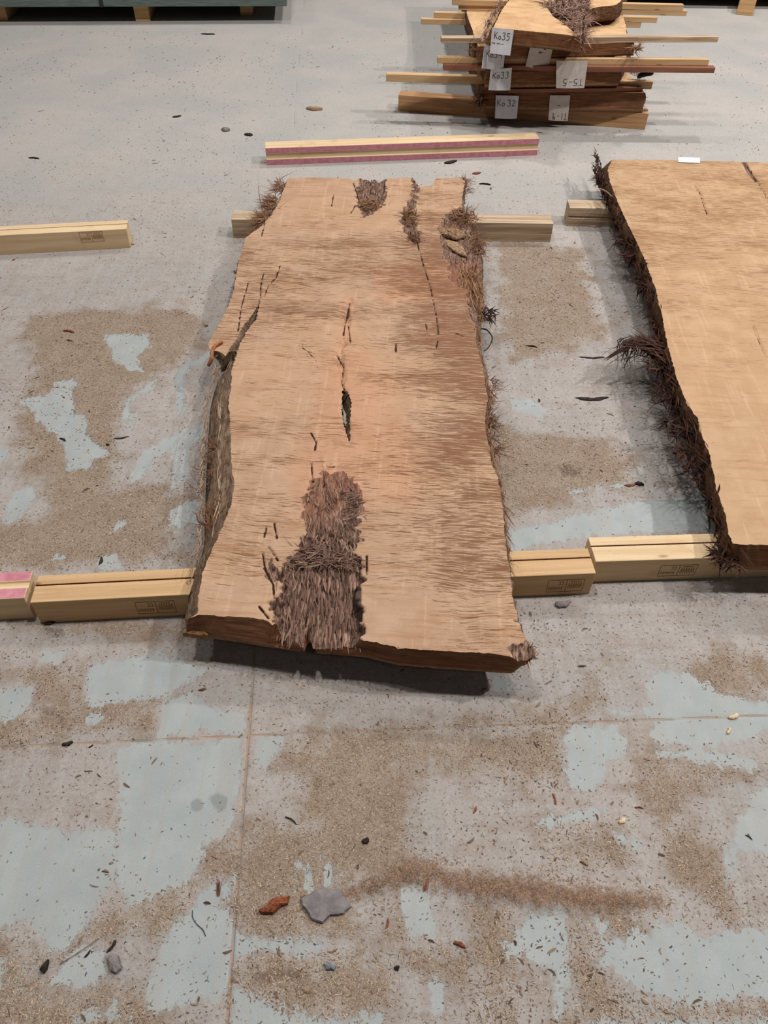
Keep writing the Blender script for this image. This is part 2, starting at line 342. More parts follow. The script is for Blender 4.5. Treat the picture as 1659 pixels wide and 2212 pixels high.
# ------------------------------------------------------------------ wood materials
def slab_material(name, c_hi, c_lo, streak, density=.5, seed=0.0, ang=0.0, end=False):
    """sawn face with short brown cross streaks, fibrous hollow, bark side, dark cracks (vertex masks)"""
    k = NT(name)
    P = k.mapping((1, 1, 1), loc=(seed, seed*1.7, 0), rot=(0, 0, ang))
    big = k.noise(P, 3.0, 3); mid = k.noise(P, 12, 4)
    wv = k.n('ShaderNodeVectorMath', operation='ADD'); k.put(wv.inputs[0], P)
    cc = k.n('ShaderNodeCombineXYZ'); k.put(cc.inputs[1], k.math('MULTIPLY', k.math('SUBTRACT', k.noise(P, 4.5, 2), .5), .05)); k.put(wv.inputs[1], cc.outputs[0])
    W = wv.outputs[0]
    s1 = k.noise(k.mapping((14, 215, 1), src=W), 1.0, 3, .55, .35)
    s2 = k.noise(k.mapping((24, 400, 1), src=W), 1.0, 2, .5, .3)
    zone = k.noise(k.mapping((2.4, 7.5, 1), src=W), 1.0, 3, .6, .3)
    smear = k.step(k.math('ADD', k.noise(k.mapping((5, 60, 1), src=W), 1.0, 4), k.math('MULTIPLY', k.math('SUBTRACT', zone, .5), .5)), .48, .64, 0, .6)
    red = k.attr('red'); fib = k.attr('fib'); side = k.attr('side'); crk = k.attr('crack')
    base = k.mix(k.step(mid, .3, .7), c_hi, c_lo)
    base = k.mix(k.math('MULTIPLY', k.step(big, .45, .65), .45), base, lin(186, 150, 116))
    base = k.mix(k.math('MULTIPLY', red, .42), base, lin(196, 138, 104))
    base = k.mix(k.step(k.noise(P, 240, 2), .5, .75, 0, .22), base, lin(214, 180, 146))
    base = k.mix(k.step(k.noise(k.mapping((60, 4, 1), src=W), 1.0, 3), .56, .7, 0, .2), base, lin(225, 190, 156))
    zz = k.math('ADD', k.math('ADD', zone, k.math('MULTIPLY', k.attr('saw'), .055)), .05*density)
    zm = k.step(zz, .40, .62)
    m1 = k.math('MULTIPLY', k.step(k.math('ADD', s1, k.math('MULTIPLY', zm, .07)), .60, .65, 0, .85), k.math('ADD', .06, k.math('MULTIPLY', zm, .94)))
    m2 = k.math('MULTIPLY', k.step(k.math('ADD', s2, k.math('MULTIPLY', zm, .05)), .61, .68, 0, .6), k.math('ADD', .25, k.math('MULTIPLY', zm, .75)))
    smear = k.step(k.math('ADD', k.noise(k.mapping((5, 60, 1), src=W), 1.0, 4), k.math('MULTIPLY', k.math('SUBTRACT', zone, .5), .5)), .5, .68, 0, .45)
    red = k.attr('red'); fib = k.attr('fib'); side = k.attr('side'); crk = k.attr('crack')
    base = k.mix(k.step(mid, .3, .7), c_hi, c_lo)
    base = k.mix(k.math('MULTIPLY', k.step(big, .45, .65), .45), base, lin(186, 150, 116))
    base = k.mix(k.math('MULTIPLY', red, .42), base, lin(196, 138, 104))
    base = k.mix(k.step(k.noise(P, 240, 2), .5, .75, 0, .22), base, lin(214, 180, 146))
    base = k.mix(k.step(k.noise(k.mapping((60, 4, 1), src=W), 1.0, 3), .56, .7, 0, .2), base, lin(225, 190, 156))
    thr = k.math('ADD', k.math('MULTIPLY', k.math('SUBTRACT', zone, .5), .42), k.math('MULTIPLY', k.attr('saw'), .12))
    v1 = k.math('ADD', s1, thr); v2 = k.math('ADD', s2, thr)
    m1 = k.step(v1, .685-.06*density, .735-.06*density, 0, .85); m2 = k.step(v2, .68-.06*density, .74-.06*density, 0, .6)
    base = k.mix(k.math('MULTIPLY', smear, .45+.55*density), base, lin(160, 118, 84))
    noF = k.math('SUBTRACT', 1.0, fib, clamp=True)
    sm = k.math('MULTIPLY', k.math('MAXIMUM', m1, m2), noF)
    c = k.mix(sm, base, streak)
    # fibrous rotten wood
    fw = k.noise(k.mapping((150, 26, 60), src=P), 1.0, 4, .65, 1.0)
    fc = k.ramp(fw, [(.34, lin(46, 32, 28)), (.48, lin(104, 78, 64)), (.62, lin(150, 120, 102)), (.75, lin(178, 148, 128))])
    fc = k.mix(k.math('MULTIPLY', red, .30), fc, lin(160, 96, 68))
    c = k.mix(k.step(k.math('ADD', fib, k.math('MULTIPLY', k.math('SUBTRACT', mid, .5), .6)), .35, .6), c, fc)
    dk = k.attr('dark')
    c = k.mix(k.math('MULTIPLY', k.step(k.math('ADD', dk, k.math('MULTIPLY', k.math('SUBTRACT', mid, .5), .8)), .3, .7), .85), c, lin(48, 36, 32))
    # bark side
    bn = k.noise(k.mapping((50, 12, 120), src=P), 1.0, 4, .65, .8)
    bc = k.ramp(bn, [(.3, lin(70, 50, 38)), (.5, lin(122, 98, 78)), (.68, lin(160, 138, 114))]) if not end else \
         k.ramp(bn, [(.3, lin(56, 36, 24)), (.5, lin(92, 62, 42)), (.7, lin(128, 92, 64))])
    c = k.mix(side, c, bc)
    ec = k.ramp(k.noise(k.mapping((10, 10, 130), src=P), 1.0, 4, .6, .6), [(.3, lin(88, 56, 38)), (.5, lin(116, 76, 50)), (.7, lin(142, 98, 66))])
    c = k.mix(k.attr('endg'), c, ec)
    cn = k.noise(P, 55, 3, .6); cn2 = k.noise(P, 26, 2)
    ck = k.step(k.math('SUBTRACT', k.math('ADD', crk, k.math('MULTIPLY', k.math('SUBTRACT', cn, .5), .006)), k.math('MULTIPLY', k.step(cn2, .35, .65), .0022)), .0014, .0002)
    c = k.mix(ck, c, lin(66, 38, 24))  # cracks darkened in colour: dirt plus shade the shallow carving barely gives
    h = k.math('ADD', k.math('MULTIPLY', sm, -.9), k.math('MULTIPLY', k.noise(k.mapping((14, 130, 1), src=W), 1.0, 3), .9))
    h = k.math('ADD', h, k.math('MULTIPLY', k.math('MULTIPLY', fw, k.math('MAXIMUM', fib, side)), 2.2))
    h = k.math('SUBTRACT', h, k.math('MULTIPLY', ck, 1.5))
    k.bump(h, .6, .0022)
    return k.out(c, .82)

def fibre_material(name, a, b, c3):
    k = NT(name)
    gi = k.attr('tone')
    n = k.noise(k.mapping((1, 1, 1)), 90, 3)
    c = k.ramp(k.math('ADD', k.math('MULTIPLY', gi, .8), k.math('MULTIPLY', n, .25)), [(.1, a), (.5, b), (.95, c3)])
    return k.out(c, .9)
M_FIB = fibre_material('fibrous_rot', lin(62, 44, 38), lin(128, 98, 84), lin(178, 146, 126))
M_BARKF = fibre_material('stringy_bark', lin(62, 40, 30), lin(122, 86, 62), lin(172, 132, 98))
M_DARKF = fibre_material('dark_stringy_bark', lin(34, 22, 20), lin(64, 42, 36), lin(116, 78, 58))
M_GREYF = fibre_material('grey_stringy_bark', lin(98, 76, 60), lin(146, 122, 102), lin(180, 156, 134))

def strips(name, items, mat, parent=None, seg=6):
    """items: (start xyz, dir xyz, length, width, curl, tone). tapered, bent slivers with a triangular section"""
    n = len(items)
    if n == 0: return None
    S0 = np.array([i[0] for i in items], float); D = np.array([i[1] for i in items], float)
    Ln = np.array([i[2] for i in items]); W = np.array([i[3] for i in items]); C = np.array([i[4] for i in items]); T = np.array([i[5] for i in items])
    D /= np.linalg.norm(D, axis=1)[:, None]
    up = np.tile([0, 0, 1.], (n, 1)); side = np.cross(D, up); ln = np.linalg.norm(side, axis=1)[:, None]
    side = np.where(ln > .05, side/np.maximum(ln, 1e-6), np.array([1., 0, 0])); nu = np.cross(side, D)
    V = []; R2 = rng.normal(0, 1, (n, 3))
    for j in range(seg+1):
        t = j/seg
        p = S0+D*(Ln*t)[:, None]+(nu*R2[:, :1]*.35+side*R2[:, 1:2]*.7)*(C*Ln*(t*t))[:, None]
        p = p+(side*R2[:, 2:3])*(C*Ln*.25*sin(t*5))[:, None]
        w = (W*(1-.85*t**1.6)*(.55+.45*min(1, t*5)))[:, None]
        V += [p-side*w*.5, p+side*w*.5, p+nu*w*.38]
    V = np.stack(V, 1)                      # n, 3(seg+1), 3
    k3 = 3*(seg+1); q = []
    for j in range(seg):
        for a, b in ((0, 1), (1, 2), (2, 0)): q.append([3*j+a, 3*j+b, 3*j+3+b, 3*j+3+a])
    q = np.array(q); Q = (q[None]+(np.arange(n)*k3)[:, None, None]).reshape(-1, 4)
    me = np_mesh(name, V.reshape(-1, 3), Q, mat, {'tone': np.repeat(T, k3)}, smooth=False)
    return link(name, me, parent)

def clump(c, r, n, length, width, direc=None, spread=1.0, curl=.5, rz=.6, tone=(.2, .8)):
    """loose tangle of slivers round c; r = (rx, ry) or scalar"""
    rx, ry = (r, r) if np.isscalar(r) else r
    out = []
    for _ in range(n):
        a = rnd.uniform(0, 2*pi); q = math.sqrt(rnd.random())
        p = (c[0]+rx*q*cos(a), c[1]+ry*q*sin(a), c[2]+rnd.uniform(-.5, .5)*min(rx, ry)*rz)
        d = np.array([rnd.gauss(0, 1), rnd.gauss(0, 1), rnd.gauss(0, .45)])*spread
        if direc is not None: d = d+np.array(direc)*1.6
        out.append((p, d if abs(d).sum() > 1e-3 else (1, 0, 0), length*rnd.uniform(.4, 1.4), width*rnd.uniform(.5, 1.5), curl*rnd.uniform(.2, 1.3), rnd.uniform(*tone)))
    return out

def interp_edge(P, key, val, q):
    P = np.asarray(P); o = np.argsort(P[:, key], kind='stable')
    return np.interp(q, P[o, key], P[o, val])

def slab_mesh(name, Lt, Rt, Ft, Kt, Lb, Rb, Fb, Kb, zt, zb, nu, nv, mat, holes=(), height=None, masks=None, vexp=1.0, rings=6,
              rough=.004, jag=.0012, seed=1, tilt=None):
    """board between four outlines on top (L/R as x(y), F/K as y(u)) and four below"""
    def grid(L, R, F, K, U, Vv):
        def uvals(E):
            E = np.asarray(E); l = interp_edge(L, 1, 0, E[:, 1]); r = interp_edge(R, 1, 0, E[:, 1])
            u = (E[:, 0]-l)/(r-l); return np.stack([u, E[:, 1]], 1)
        f = uvals(F); k_ = uvals(K)
        yf = np.interp(U, f[:, 0], f[:, 1]); yk = np.interp(U, k_[:, 0], k_[:, 1])
        Y = yf+(yk-yf)*Vv
        l = interp_edge(L, 1, 0, Y); r = interp_edge(R, 1, 0, Y)
        return l+(r-l)*U, Y
    u = np.linspace(0, 1, nu); v = np.linspace(0, 1, nv)**vexp
    U, Vv = np.meshgrid(u, v); U = U.ravel(); Vv = Vv.ravel()
    X, Y = grid(Lt, Rt, Ft, Kt, U, Vv); XB, YB = grid(Lb, Rb, Fb, Kb, U, Vv)
    edge = np.minimum(np.minimum(U, 1-U)*nu, np.minimum(Vv, 1-Vv)*nv)
    e = np.exp(-edge/6)
    jx = (fbm(X*70, Y*70, seed, 3)-.5)*2; jy = (fbm(X*70+31, Y*70, seed+5, 3)-.5)*2
    X = X+jag*3*jx*e; Y = Y+jag*3*jy*e
    hole = np.zeros(X.shape, bool)
    for H in holes: hole |= sdf_poly(X+(vnoise(X*160, Y*160, 9)-.5)*.006, Y+(vnoise(X*160, Y*160, 19)-.5)*.006, H) > 0
    Zt = np.full(X.shape, zt)
    if height is not None: Zt = Zt+height(X, Y)
    mk = masks(X, Y) if masks else {}
    i = np.arange(nv-1)[:, None]*nu+np.arange(nu-1)[None]
    Q = np.stack([i, i+1, i+nu+1, i+nu], -1).reshape(-1, 4)
    Q = Q[~hole[Q].all(1)]
    N = len(X)
    TP = np.stack([X, Y, Zt], 1); BP = np.stack([XB, YB, np.full(N, zb)], 1)
    E = np.concatenate([Q[:, [0, 1]], Q[:, [1, 2]], Q[:, [2, 3]], Q[:, [3, 0]]])
    key = np.minimum(E[:, 0], E[:, 1]).astype(np.int64)*N*2+np.maximum(E[:, 0], E[:, 1])
    _, idx, cnt = np.unique(key, return_index=True, return_counts=True)
    BE = E[idx[cnt == 1]]
    bv, inv = np.unique(BE, return_inverse=True); inv = inv.reshape(BE.shape); nb = len(bv)
    V = [TP, BP]; base = 2*N; ringidx = [bv]
    for r in range(1, rings):
        t = r/rings
        P = TP[bv]*(1-t)+BP[bv]*t
        ns = (fbm(P[:, 0]*55+P[:, 1]*30, P[:, 1]*22+t*3, seed+40, 4)-.5)*2
        cx, cy = X.mean(), Y.mean()
        on_lr = ((bv % nu) == 0) | ((bv % nu) == nu-1)
        sg = np.where((bv % nu) < nu/2, -1, 1)
        P[:, 0] += np.where(on_lr, sg*(ns*rough*2.2+rough*.8*sin(t*pi)), 0)
        P[:, 1] += np.where(~on_lr, ns*rough*.35, 0)
        V.append(P); ringidx.append(base+np.arange(nb)); base += nb
    ringidx.append(bv+N)
    # doubled first ring for a crisp arris
    V.append(TP[bv]); first = base+np.arange(nb); base += nb
    ringidx[0] = first
    WQ = []
    for r in range(rings):
        a, b = ringidx[r], ringidx[r+1]
        WQ.append(np.stack([a[inv[:, 1]], a[inv[:, 0]], b[inv[:, 0]], b[inv[:, 1]]], 1))
    QB = (Q+N)[:, ::-1]
    used = np.zeros(base, bool)
    ALL = np.vstack([Q]+WQ+[QB]); used[ALL] = True
    V = np.vstack(V); side = np.zeros(base); endg = np.zeros(base)
    on_lr = ((bv % nu) == 0) | ((bv % nu) == nu-1); onf = bv < nu
    for r in range(1, rings):
        side[ringidx[r]] = (~onf).astype(float); endg[ringidx[r]] = onf.astype(float)
    side[first] = (~onf).astype(float); endg[first] = onf.astype(float)
    side[N:2*N] = 1
    at = {'side': side, 'endg': endg}
    for n_ in ('fib', 'red', 'saw', 'crack', 'dark'):
        a = np.full(base, .5 if n_ == 'crack' else 0.)
        if n_ in mk: a[:N] = mk[n_]
        at[n_] = a
    if tilt is not None: V[:, 2] += (V[:, 1]-V[:, 1].min())*tilt
    rem = np.cumsum(used)-1
    V = V[used]; at = {a: b[used] for a, b in at.items()}
    return np_mesh(name, V, rem[ALL], mat, at)

# ------------------------------------------------------------------ centre slab
ZT, ZB = .158, .0905
C_HI, C_LO, C_ST = lin(186, 152, 125), lin(170, 136, 109), lin(116, 76, 51)
M_SLAB = slab_material('sawn_slab_face', C_HI, C_LO, C_ST, 1.0, 0.0, 0.045)
Lt = GG([(622,385),(604,432),(587,463),(560,492),(545,502),(529,514),(527,528),(516,560),(511,590),(505,627),(492,662),(477,693),(462,720),(450,742),(452,756),(470,758),(486,766),(500,790),(500,816),(499,840),(494,864),(498,938),(499,998),(507,1047),(499,1092),(479,1141),(459,1185),(439,1235),(430,1274),(427,1325),(409,1334)], ZT)
Rt = GG([(1006,383),(1002,405),(998,430),(1000,450),(1012,478),(1026,505),(1036,530),(1040,560),(1036,600),(1037,640),(1030,690),(1028,741),(1039,776),(1045,812),(1053,859),(1049,895),(1047,925),(1056,965),(1061,1000),(1075,1031),(1082,1071),(1087,1111),(1090,1150),(1096,1200),(1103,1260),(1112,1310),(1122,1350),(1135,1378),(1150,1402),(1149,1418)], ZT)
Kt = GG([(622,385),(680,383),(755,386),(764,391),(775,385),(812,386),(818,392),(826,386),(892,383),(899,391),(906,403),(925,402),(936,399),(942,385),(1006,383)], ZT)
Ft = np.vstack([GG([(409,1334),(427,1328),(450,1329),(500,1332),(548,1334),(572,1338),(588,1350)], ZT), GG([(598,1366),(625,1382),(652,1396),(659,1399)], .118), GG([(658,1336),(670,1332)], .13), GG([(676,1401),(700,1400),(750,1398),(778,1396)], .118),
     GG([(787,1384),(800,1386),(860,1400),(930,1405),(1000,1408),(1060,1411),(1110,1420),(1127,1425),(1149,1418)], ZT)])
Lb = GG([(612,430),(585,480),(545,530),(525,560),(512,620),(500,680),(500,730),(492,765),(478,800),(462,850),(455,880),(449,960),(446,1020),(443,1100),(441,1180),(425,1235),(407,1290),(404,1330),(400,1371)], ZB)
Rb = GG([(1004,410),(1000,455),(1022,520),(1042,570),(1040,640),(1040,700),(1038,760),(1048,800),(1056,850),(1056,930),(1062,1000),(1076,1060),(1086,1130),(1090,1190),(1098,1260),(1106,1330),(1115,1380),(1132,1425),(1130,1437)], ZB)
Kb = GG([(612,415),(700,413),(800,412),(890,412),(1004,410)], ZB)
Fb = GG([(400,1371),(440,1376),(460,1380),(520,1388),(560,1395),(590,1400),(620,1404),(655,1409),(659,1409),(664,1352),(669,1352),(684,1411),(720,1414),(790,1420),(860,1437),(950,1445),(1000,1448),(1105,1455),(1130,1437)], ZB)
HOLLOW = GG([(655,1168),(700,1150),(745,1150),(772,1180),(778,1210),(792,1250),(778,1300),(784,1345),(790,1420),(660,1440),(585,1390),(594,1340),(590,1300),(600,1262),(615,1215)], ZT)
HOLLOW2 = GG([(690,1020),(730,1015),(772,1042),(786,1085),(778,1130),(775,1185),(700,1190),(648,1180),(655,1110),(662,1060)], ZT)
FIBA = GG([(893,380),(909,400),(897,438),(893,470),(918,522),(892,530),(868,492),(868,458),(886,420)], ZT)
FIBB = GG([(1015,435),(985,450),(962,465),(945,490),(950,515),(963,560),(970,610),(1004,625),(1012,690),(1032,720),(1060,690),(1060,560),(1060,520),(1040,460)], ZT)
FIBC = GG([(768,410),(782,380),(832,380),(838,430),(812,462),(785,470),(770,436)], ZT)
FIBD = GG([(583,1210),(575,1225),(590,1270),(598,1290),(606,1262),(600,1225)], ZT)
FIBR = GG([(1100,1398),(1120,1372),(1160,1390),(1160,1440),(1110,1440)], ZT)
MIDLN = GG([(757,648),(750,690),(745,725),(735,765),(740,820),(745,880),(752,950)], ZT)
REDP = [GG([(700,760),(790,760),(850,830),(830,960),(800,1010),(800,1090),(650,1130),(640,1000),(690,900)], ZT), GG([(820,580),(1030,560),(1040,640),(830,650)], ZT), GG([(740,930),(860,900),(900,1000),(880,1090),(800,1060)], ZT)]
HOLE1 = GG([(741,838),(751,845),(760,870),(757,905),(758,950),(753,958),(745,930),(738,900),(736,870)], ZT)
HOLE2 = GG([(993,451),(1012,449),(1010,458),(990,462),(975,458)], ZT)
WEDGE = GG([(565,600),(563,622),(563,650),(555,688),(532,718),(520,742),(508,780),(496,812),(470,800),(440,775),(440,765),(487,767),(503,740),(516,722),(519,712),(540,684),(555,662),(561,640)], ZT)
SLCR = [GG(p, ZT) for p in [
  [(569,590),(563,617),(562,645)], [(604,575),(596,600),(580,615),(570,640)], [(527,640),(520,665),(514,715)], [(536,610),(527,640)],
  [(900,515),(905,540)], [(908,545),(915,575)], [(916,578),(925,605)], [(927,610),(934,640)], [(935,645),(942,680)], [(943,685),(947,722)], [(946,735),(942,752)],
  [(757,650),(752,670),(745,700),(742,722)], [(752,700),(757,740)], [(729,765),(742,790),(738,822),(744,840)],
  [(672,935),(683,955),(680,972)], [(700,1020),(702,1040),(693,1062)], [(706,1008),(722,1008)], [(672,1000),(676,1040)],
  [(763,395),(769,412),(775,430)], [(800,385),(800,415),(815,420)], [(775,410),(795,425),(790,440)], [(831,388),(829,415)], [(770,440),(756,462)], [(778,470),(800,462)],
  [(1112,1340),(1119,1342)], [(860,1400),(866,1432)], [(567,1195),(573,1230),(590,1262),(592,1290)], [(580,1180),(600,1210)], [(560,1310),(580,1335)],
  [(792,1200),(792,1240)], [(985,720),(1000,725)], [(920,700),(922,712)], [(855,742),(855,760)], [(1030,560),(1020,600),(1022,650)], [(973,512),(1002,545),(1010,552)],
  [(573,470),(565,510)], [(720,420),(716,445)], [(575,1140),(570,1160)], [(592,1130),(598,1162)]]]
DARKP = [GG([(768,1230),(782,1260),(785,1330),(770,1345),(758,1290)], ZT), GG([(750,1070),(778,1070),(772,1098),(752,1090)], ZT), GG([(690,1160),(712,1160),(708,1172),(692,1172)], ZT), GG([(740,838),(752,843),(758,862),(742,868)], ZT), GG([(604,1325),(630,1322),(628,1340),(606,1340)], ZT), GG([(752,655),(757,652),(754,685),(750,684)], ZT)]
def fibdist(X, Y, polys): return sdf_union(X, Y, polys, -.5, .1)
def s1_height(X, Y):
    w = (fbm(X*45, Y*45, 61, 3)-.5)*.05
    h = fibdist(X, Y, [HOLLOW])+w; h2 = fibdist(X, Y, [HOLLOW2])+w; fa = fibdist(X, Y, [FIBA, FIBC, FIBD, FIBR])+w*.6; fb = fibdist(X, Y, [FIBB])+w*.6
    rid = np.abs(fbm(X*120+8*fbm(X*9, Y*9, 2), Y*22, 71, 4)-.5)*2
    front = sstep(1.45, 1.03, Y)
    z = -sstep(-.004, .022, h)*(.010+.030*front+.014*rid)
    z -= sstep(-.004, .03, h2)*(.003+.010*rid)
    z -= sstep(-.003, .02, fa)*(.005+.012*rid)
    z -= sstep(-.006, .045, fb)*(.014+.014*rid)
    cr = dist_lines(X, Y, SLCR); z -= .007*sstep(.0035, .0008, cr+(vnoise(X*150, Y*150, 7)-.5)*.002)
    z -= .008*sstep(.02, .0, dist_lines(X, Y, [MIDLN]))*sstep(.3, .6, vnoise(X*60, Y*25, 12))
    z += .0022*(fbm(X*5, Y*5, 33, 3)-.5)
    z += .0012*(fbm(X*14, Y*150, 35, 3)-.5)
    # uneven last cut near the front left
    return z
def s1_masks(X, Y):
    w = (fbm(X*45, Y*45, 61, 3)-.5)*.05
    f = fibdist(X, Y, [HOLLOW, HOLLOW2, FIBA, FIBC, FIBB, FIBD, FIBR])+w
    hd = np.minimum(dist_lines(X, Y, [np.vstack([HOLE1, HOLE1[:1]])]), 9)
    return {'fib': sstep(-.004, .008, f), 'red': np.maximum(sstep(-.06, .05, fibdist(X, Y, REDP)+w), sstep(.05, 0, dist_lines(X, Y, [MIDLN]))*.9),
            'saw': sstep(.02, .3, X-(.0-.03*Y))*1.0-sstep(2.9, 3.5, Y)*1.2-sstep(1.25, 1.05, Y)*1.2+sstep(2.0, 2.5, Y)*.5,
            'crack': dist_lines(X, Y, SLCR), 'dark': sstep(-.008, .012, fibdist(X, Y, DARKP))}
slab1 = empty('wood_slab', (-.08, 2.3, .09))
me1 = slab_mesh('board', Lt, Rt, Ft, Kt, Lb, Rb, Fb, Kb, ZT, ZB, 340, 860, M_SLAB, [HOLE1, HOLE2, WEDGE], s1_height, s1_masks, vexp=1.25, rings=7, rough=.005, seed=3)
def adopt(o, root):
    o.parent = root; o.matrix_parent_inverse = Matrix.Translation(-Vector(root.location))
    return o
b1 = adopt(link('board', me1), slab1)
tag(slab1, 'wide live-edge timber slab in the centre with a rotten fibrous hollow at its near end', 'wood slab')

def edge_strips(E, z0, z1, n, length, width, out, along=.6, tone=(.2, .9), t0=0, t1=1, curl=.3):
    E = np.asarray(E); seg = np.linalg.norm(np.diff(E[:, :2], axis=0), axis=1); cum = np.concatenate([[0], np.cumsum(seg)])
    it = []
    for _ in range(n):
        s = cum[-1]*rnd.uniform(t0, t1); i = min(np.searchsorted(cum, s, 'right')-1, len(E)-2)
        q = (s-cum[i])/max(seg[i], 1e-6); p = E[i, :2]*(1-q)+E[i+1, :2]*q; d = (E[i+1, :2]-E[i, :2])/max(seg[i], 1e-6)
        sg = rnd.choice((-1, 1)); o = rnd.random()
        it.append(((p[0]+out*o*.010, p[1], z0+(z1-z0)*rnd.random()), (d[0]*sg*along+out*rnd.uniform(.0, .5), d[1]*sg*along, rnd.uniform(-.3, .25)),
                   length*rnd.uniform(.4, 1.5), width*rnd.uniform(.5, 1.5), curl*rnd.random(), rnd.uniform(*tone)))
    return it
# fibrous rot in the hollow: strands run towards the near end
def hollow_items(poly, n, length, width, zf, dirf, tone, lift=.5, ang=.22, curl=.4):
    P = poly[:, :2]; lo, hi = P.min(0), P.max(0); it = []
    while len(it) < n:
        c = rng.uniform(lo, hi, (400, 2)); m = sdf_poly(c[:, 0], c[:, 1], P) > .006
        for x, y in c[m][:n-len(it)]:
            dx, dy = dirf(x, y); a = rnd.gauss(0, ang)
            it.append(((x, y, zf(x, y)+rnd.uniform(-.004, .004)), (dx*cos(a)-dy*sin(a), dx*sin(a)+dy*cos(a), rnd.uniform(-.1, .1+.2*lift)),
                       length*rnd.uniform(.4, 1.5), width*rnd.uniform(.5, 1.6), rnd.uniform(.02, curl), min(1, max(0, .3*rnd.random()+.75*float(fbm(x*70, y*25, 5))*rnd.uniform(*tone)*1.5))))
    return it
zf1 = lambda x, y: ZT+float(s1_height(np.array([x]), np.array([y]))[0])
hz = lambda x, y: ZT-.004-.030*float(sstep(1.45, 1.05, y))-.006
near = hollow_items(HOLLOW, 720, .046, .0062, hz, lambda x, y: (.05+.4*(x+.15), -1), (.05, .95), .0, .11, .22)
SLIT = GG([(652,1322),(678,1322),(692,1425),(654,1425)], .12)[:, :2]
FRONTL = lambda x: np.interp(x, [-.36, -.27, -.17, -.165, -.05, .0], [1.07, 1.045, 1.03, 1.03, 1.025, 1.025])
def keep(i):
    e = np.array(i[0])+np.array(i[1])/np.linalg.norm(i[1])*i[2]
    m = (np.array(i[0])+e)/2
    if e[1] < FRONTL(e[0])-.004: return False
    return all(sdf_poly(np.array([p[0]]), np.array([p[1]]), SLIT)[0] < -.002 for p in (i[0], m, e))
near = [i for i in near if keep(i)]
up = hollow_items(HOLLOW2, 170, .04, .0046, lambda x, y: ZT-.004, lambda x, y: (.3+2.5*(x+.08), -1), (.3, 1.0), .3)
swirl = hollow_items(GG([(725,1060),(775,1060),(778,1110),(755,1150),(735,1150)], ZT), 120, .03, .0030, lambda x, y: ZT-.002, lambda x, y: (1, .4), (.0, .8), .6)
cross = hollow_items(GG([(630,1180),(700,1165),(770,1190),(760,1225),(650,1225),(620,1215)], ZT), 170, .038, .0034, lambda x, y: ZT-.004, lambda x, y: (rnd.choice((-1, 1)), .7*rnd.uniform(-1, 1)), (.1, .95), .8)
adopt(strips('rotten_fibres', near+up+swirl+cross, M_FIB), slab1)
adopt(strips('edge_bark', edge_strips(Lb[6:-3], ZB+.002, ZT-.02, 260, .045, .0034, -.7, 1.0, (.2, .9)) +
      edge_strips(GG([(505,760),(495,800),(480,850),(478,900),(476,1000),(475,1100),(455,1180)], .13), .108, .136, 130, .07, .004, -.3, 1.0, (.3, 1.0), curl=.15), M_GREYF), slab1)
itr = edge_strips(Rt[8:24], .10, ZT, 380, .05, .0040, 1, 1.0, (.2, .9))
c = lambda x, y, z=ZT: G(x, y, z)
itr += clump(c(1008,400), (.02,.09), 90, .035, .0034, (.3, 0, 0), tone=(.1, .7))
itr += clump(c(1000,470,.15), (.06,.07), 260, .05, .0042, tone=(.2, .9))
itr += clump(c(975,500,.15), (.05,.05), 130, .05, .005, (-.2, -.6, 0), tone=(.3, .9))
itr += clump(c(1030,530,.14), (.03,.10), 200, .05, .0042, (.2, -.5, 0), tone=(.2, .9))
itr += clump(c(1015,610,.145), (.04,.16), 260, .09, .004, (.05, -2.5, 0), .5, .2, tone=(.4, 1.0))
itr += clump(c(1058,860,.13), (.015,.05), 60, .03, .003, (.5, 0, 0), tone=(.1, .6))
itr += clump(c(1064,830,.13), (.012,.04), 40, .04, .003, (.8, 0, 0), tone=(.1, .6))
itr += clump(c(1062,910,.13), (.014,.04), 70, .03, .003, (.5, 0, 0), tone=(.1, .6))
itr += clump(c(1066,960,.12), (.012,.05), 60, .05, .0028, (.4, -.3, 0), tone=(.2, .8))
itr += clump(c(1135,1410,.135), (.022,.02), 160, .02, .0034, tone=(.1, .8))
itr += clump(c(885,470), (.03,.08), 150, .04, .0045, (.1, -.4, 0), tone=(.2, .9))
itr += clump(c(893,515), (.028,.03), 80, .03, .004, tone=(.1, .8))
itr += clump(c(797,440), (.05,.06), 130, .05, .0040, (.5, -.6, 0), rz=.15, tone=(.3, .9))
itr += clump(c(752,852,.13), (.006,.02), 26, .02, .002, tone=(0, .5))
adopt(strips('loose_bark', itr, M_BARKF), slab1)
itl = clump(c(606,405,.15), (.03,.06), 130, .05, .0042, (-.5, -.2, 0), tone=(.2, .8))
itl += clump(c(590,440,.15), (.03,.07), 190, .06, .0042, (-.6, 0, 0), tone=(.2, .8))
itl += clump(c(568,475,.15), (.03,.06), 150, .05, .0042, (-.6, -.2, 0), tone=(.2, .8))
itl += clump(c(553,505,.14), (.02,.04), 60, .04, .004, (-.5, 0, 0), tone=(.1, .6))
itl += clump(c(462,1120,.12), (.022,.05), 70, .05, .0032, (-.4, .3, .2), tone=(.1, .7))
itl += clump(c(455,1010,.12), (.012,.12), 60, .05, .0030, (-.9, .2, .2), tone=(.1, .7))
itl += clump(c(512,588,.14), (.008,.02), 30, .02, .004, tone=(0, .4))
itl += clump(c(468,752,.14), (.012,.01), 26, .02, .004, (.2, -.4, 0), tone=(0, .4))
adopt(strips('loose_bark', itl, M_BARKF), slab1)
itd = clump(c(1052,676,.115), (.03,.05), 90, .035, .006, (.2, -.2, -.2), tone=(0, .7))
adopt(strips('bark_tuft', itd, M_DARKF), slab1)

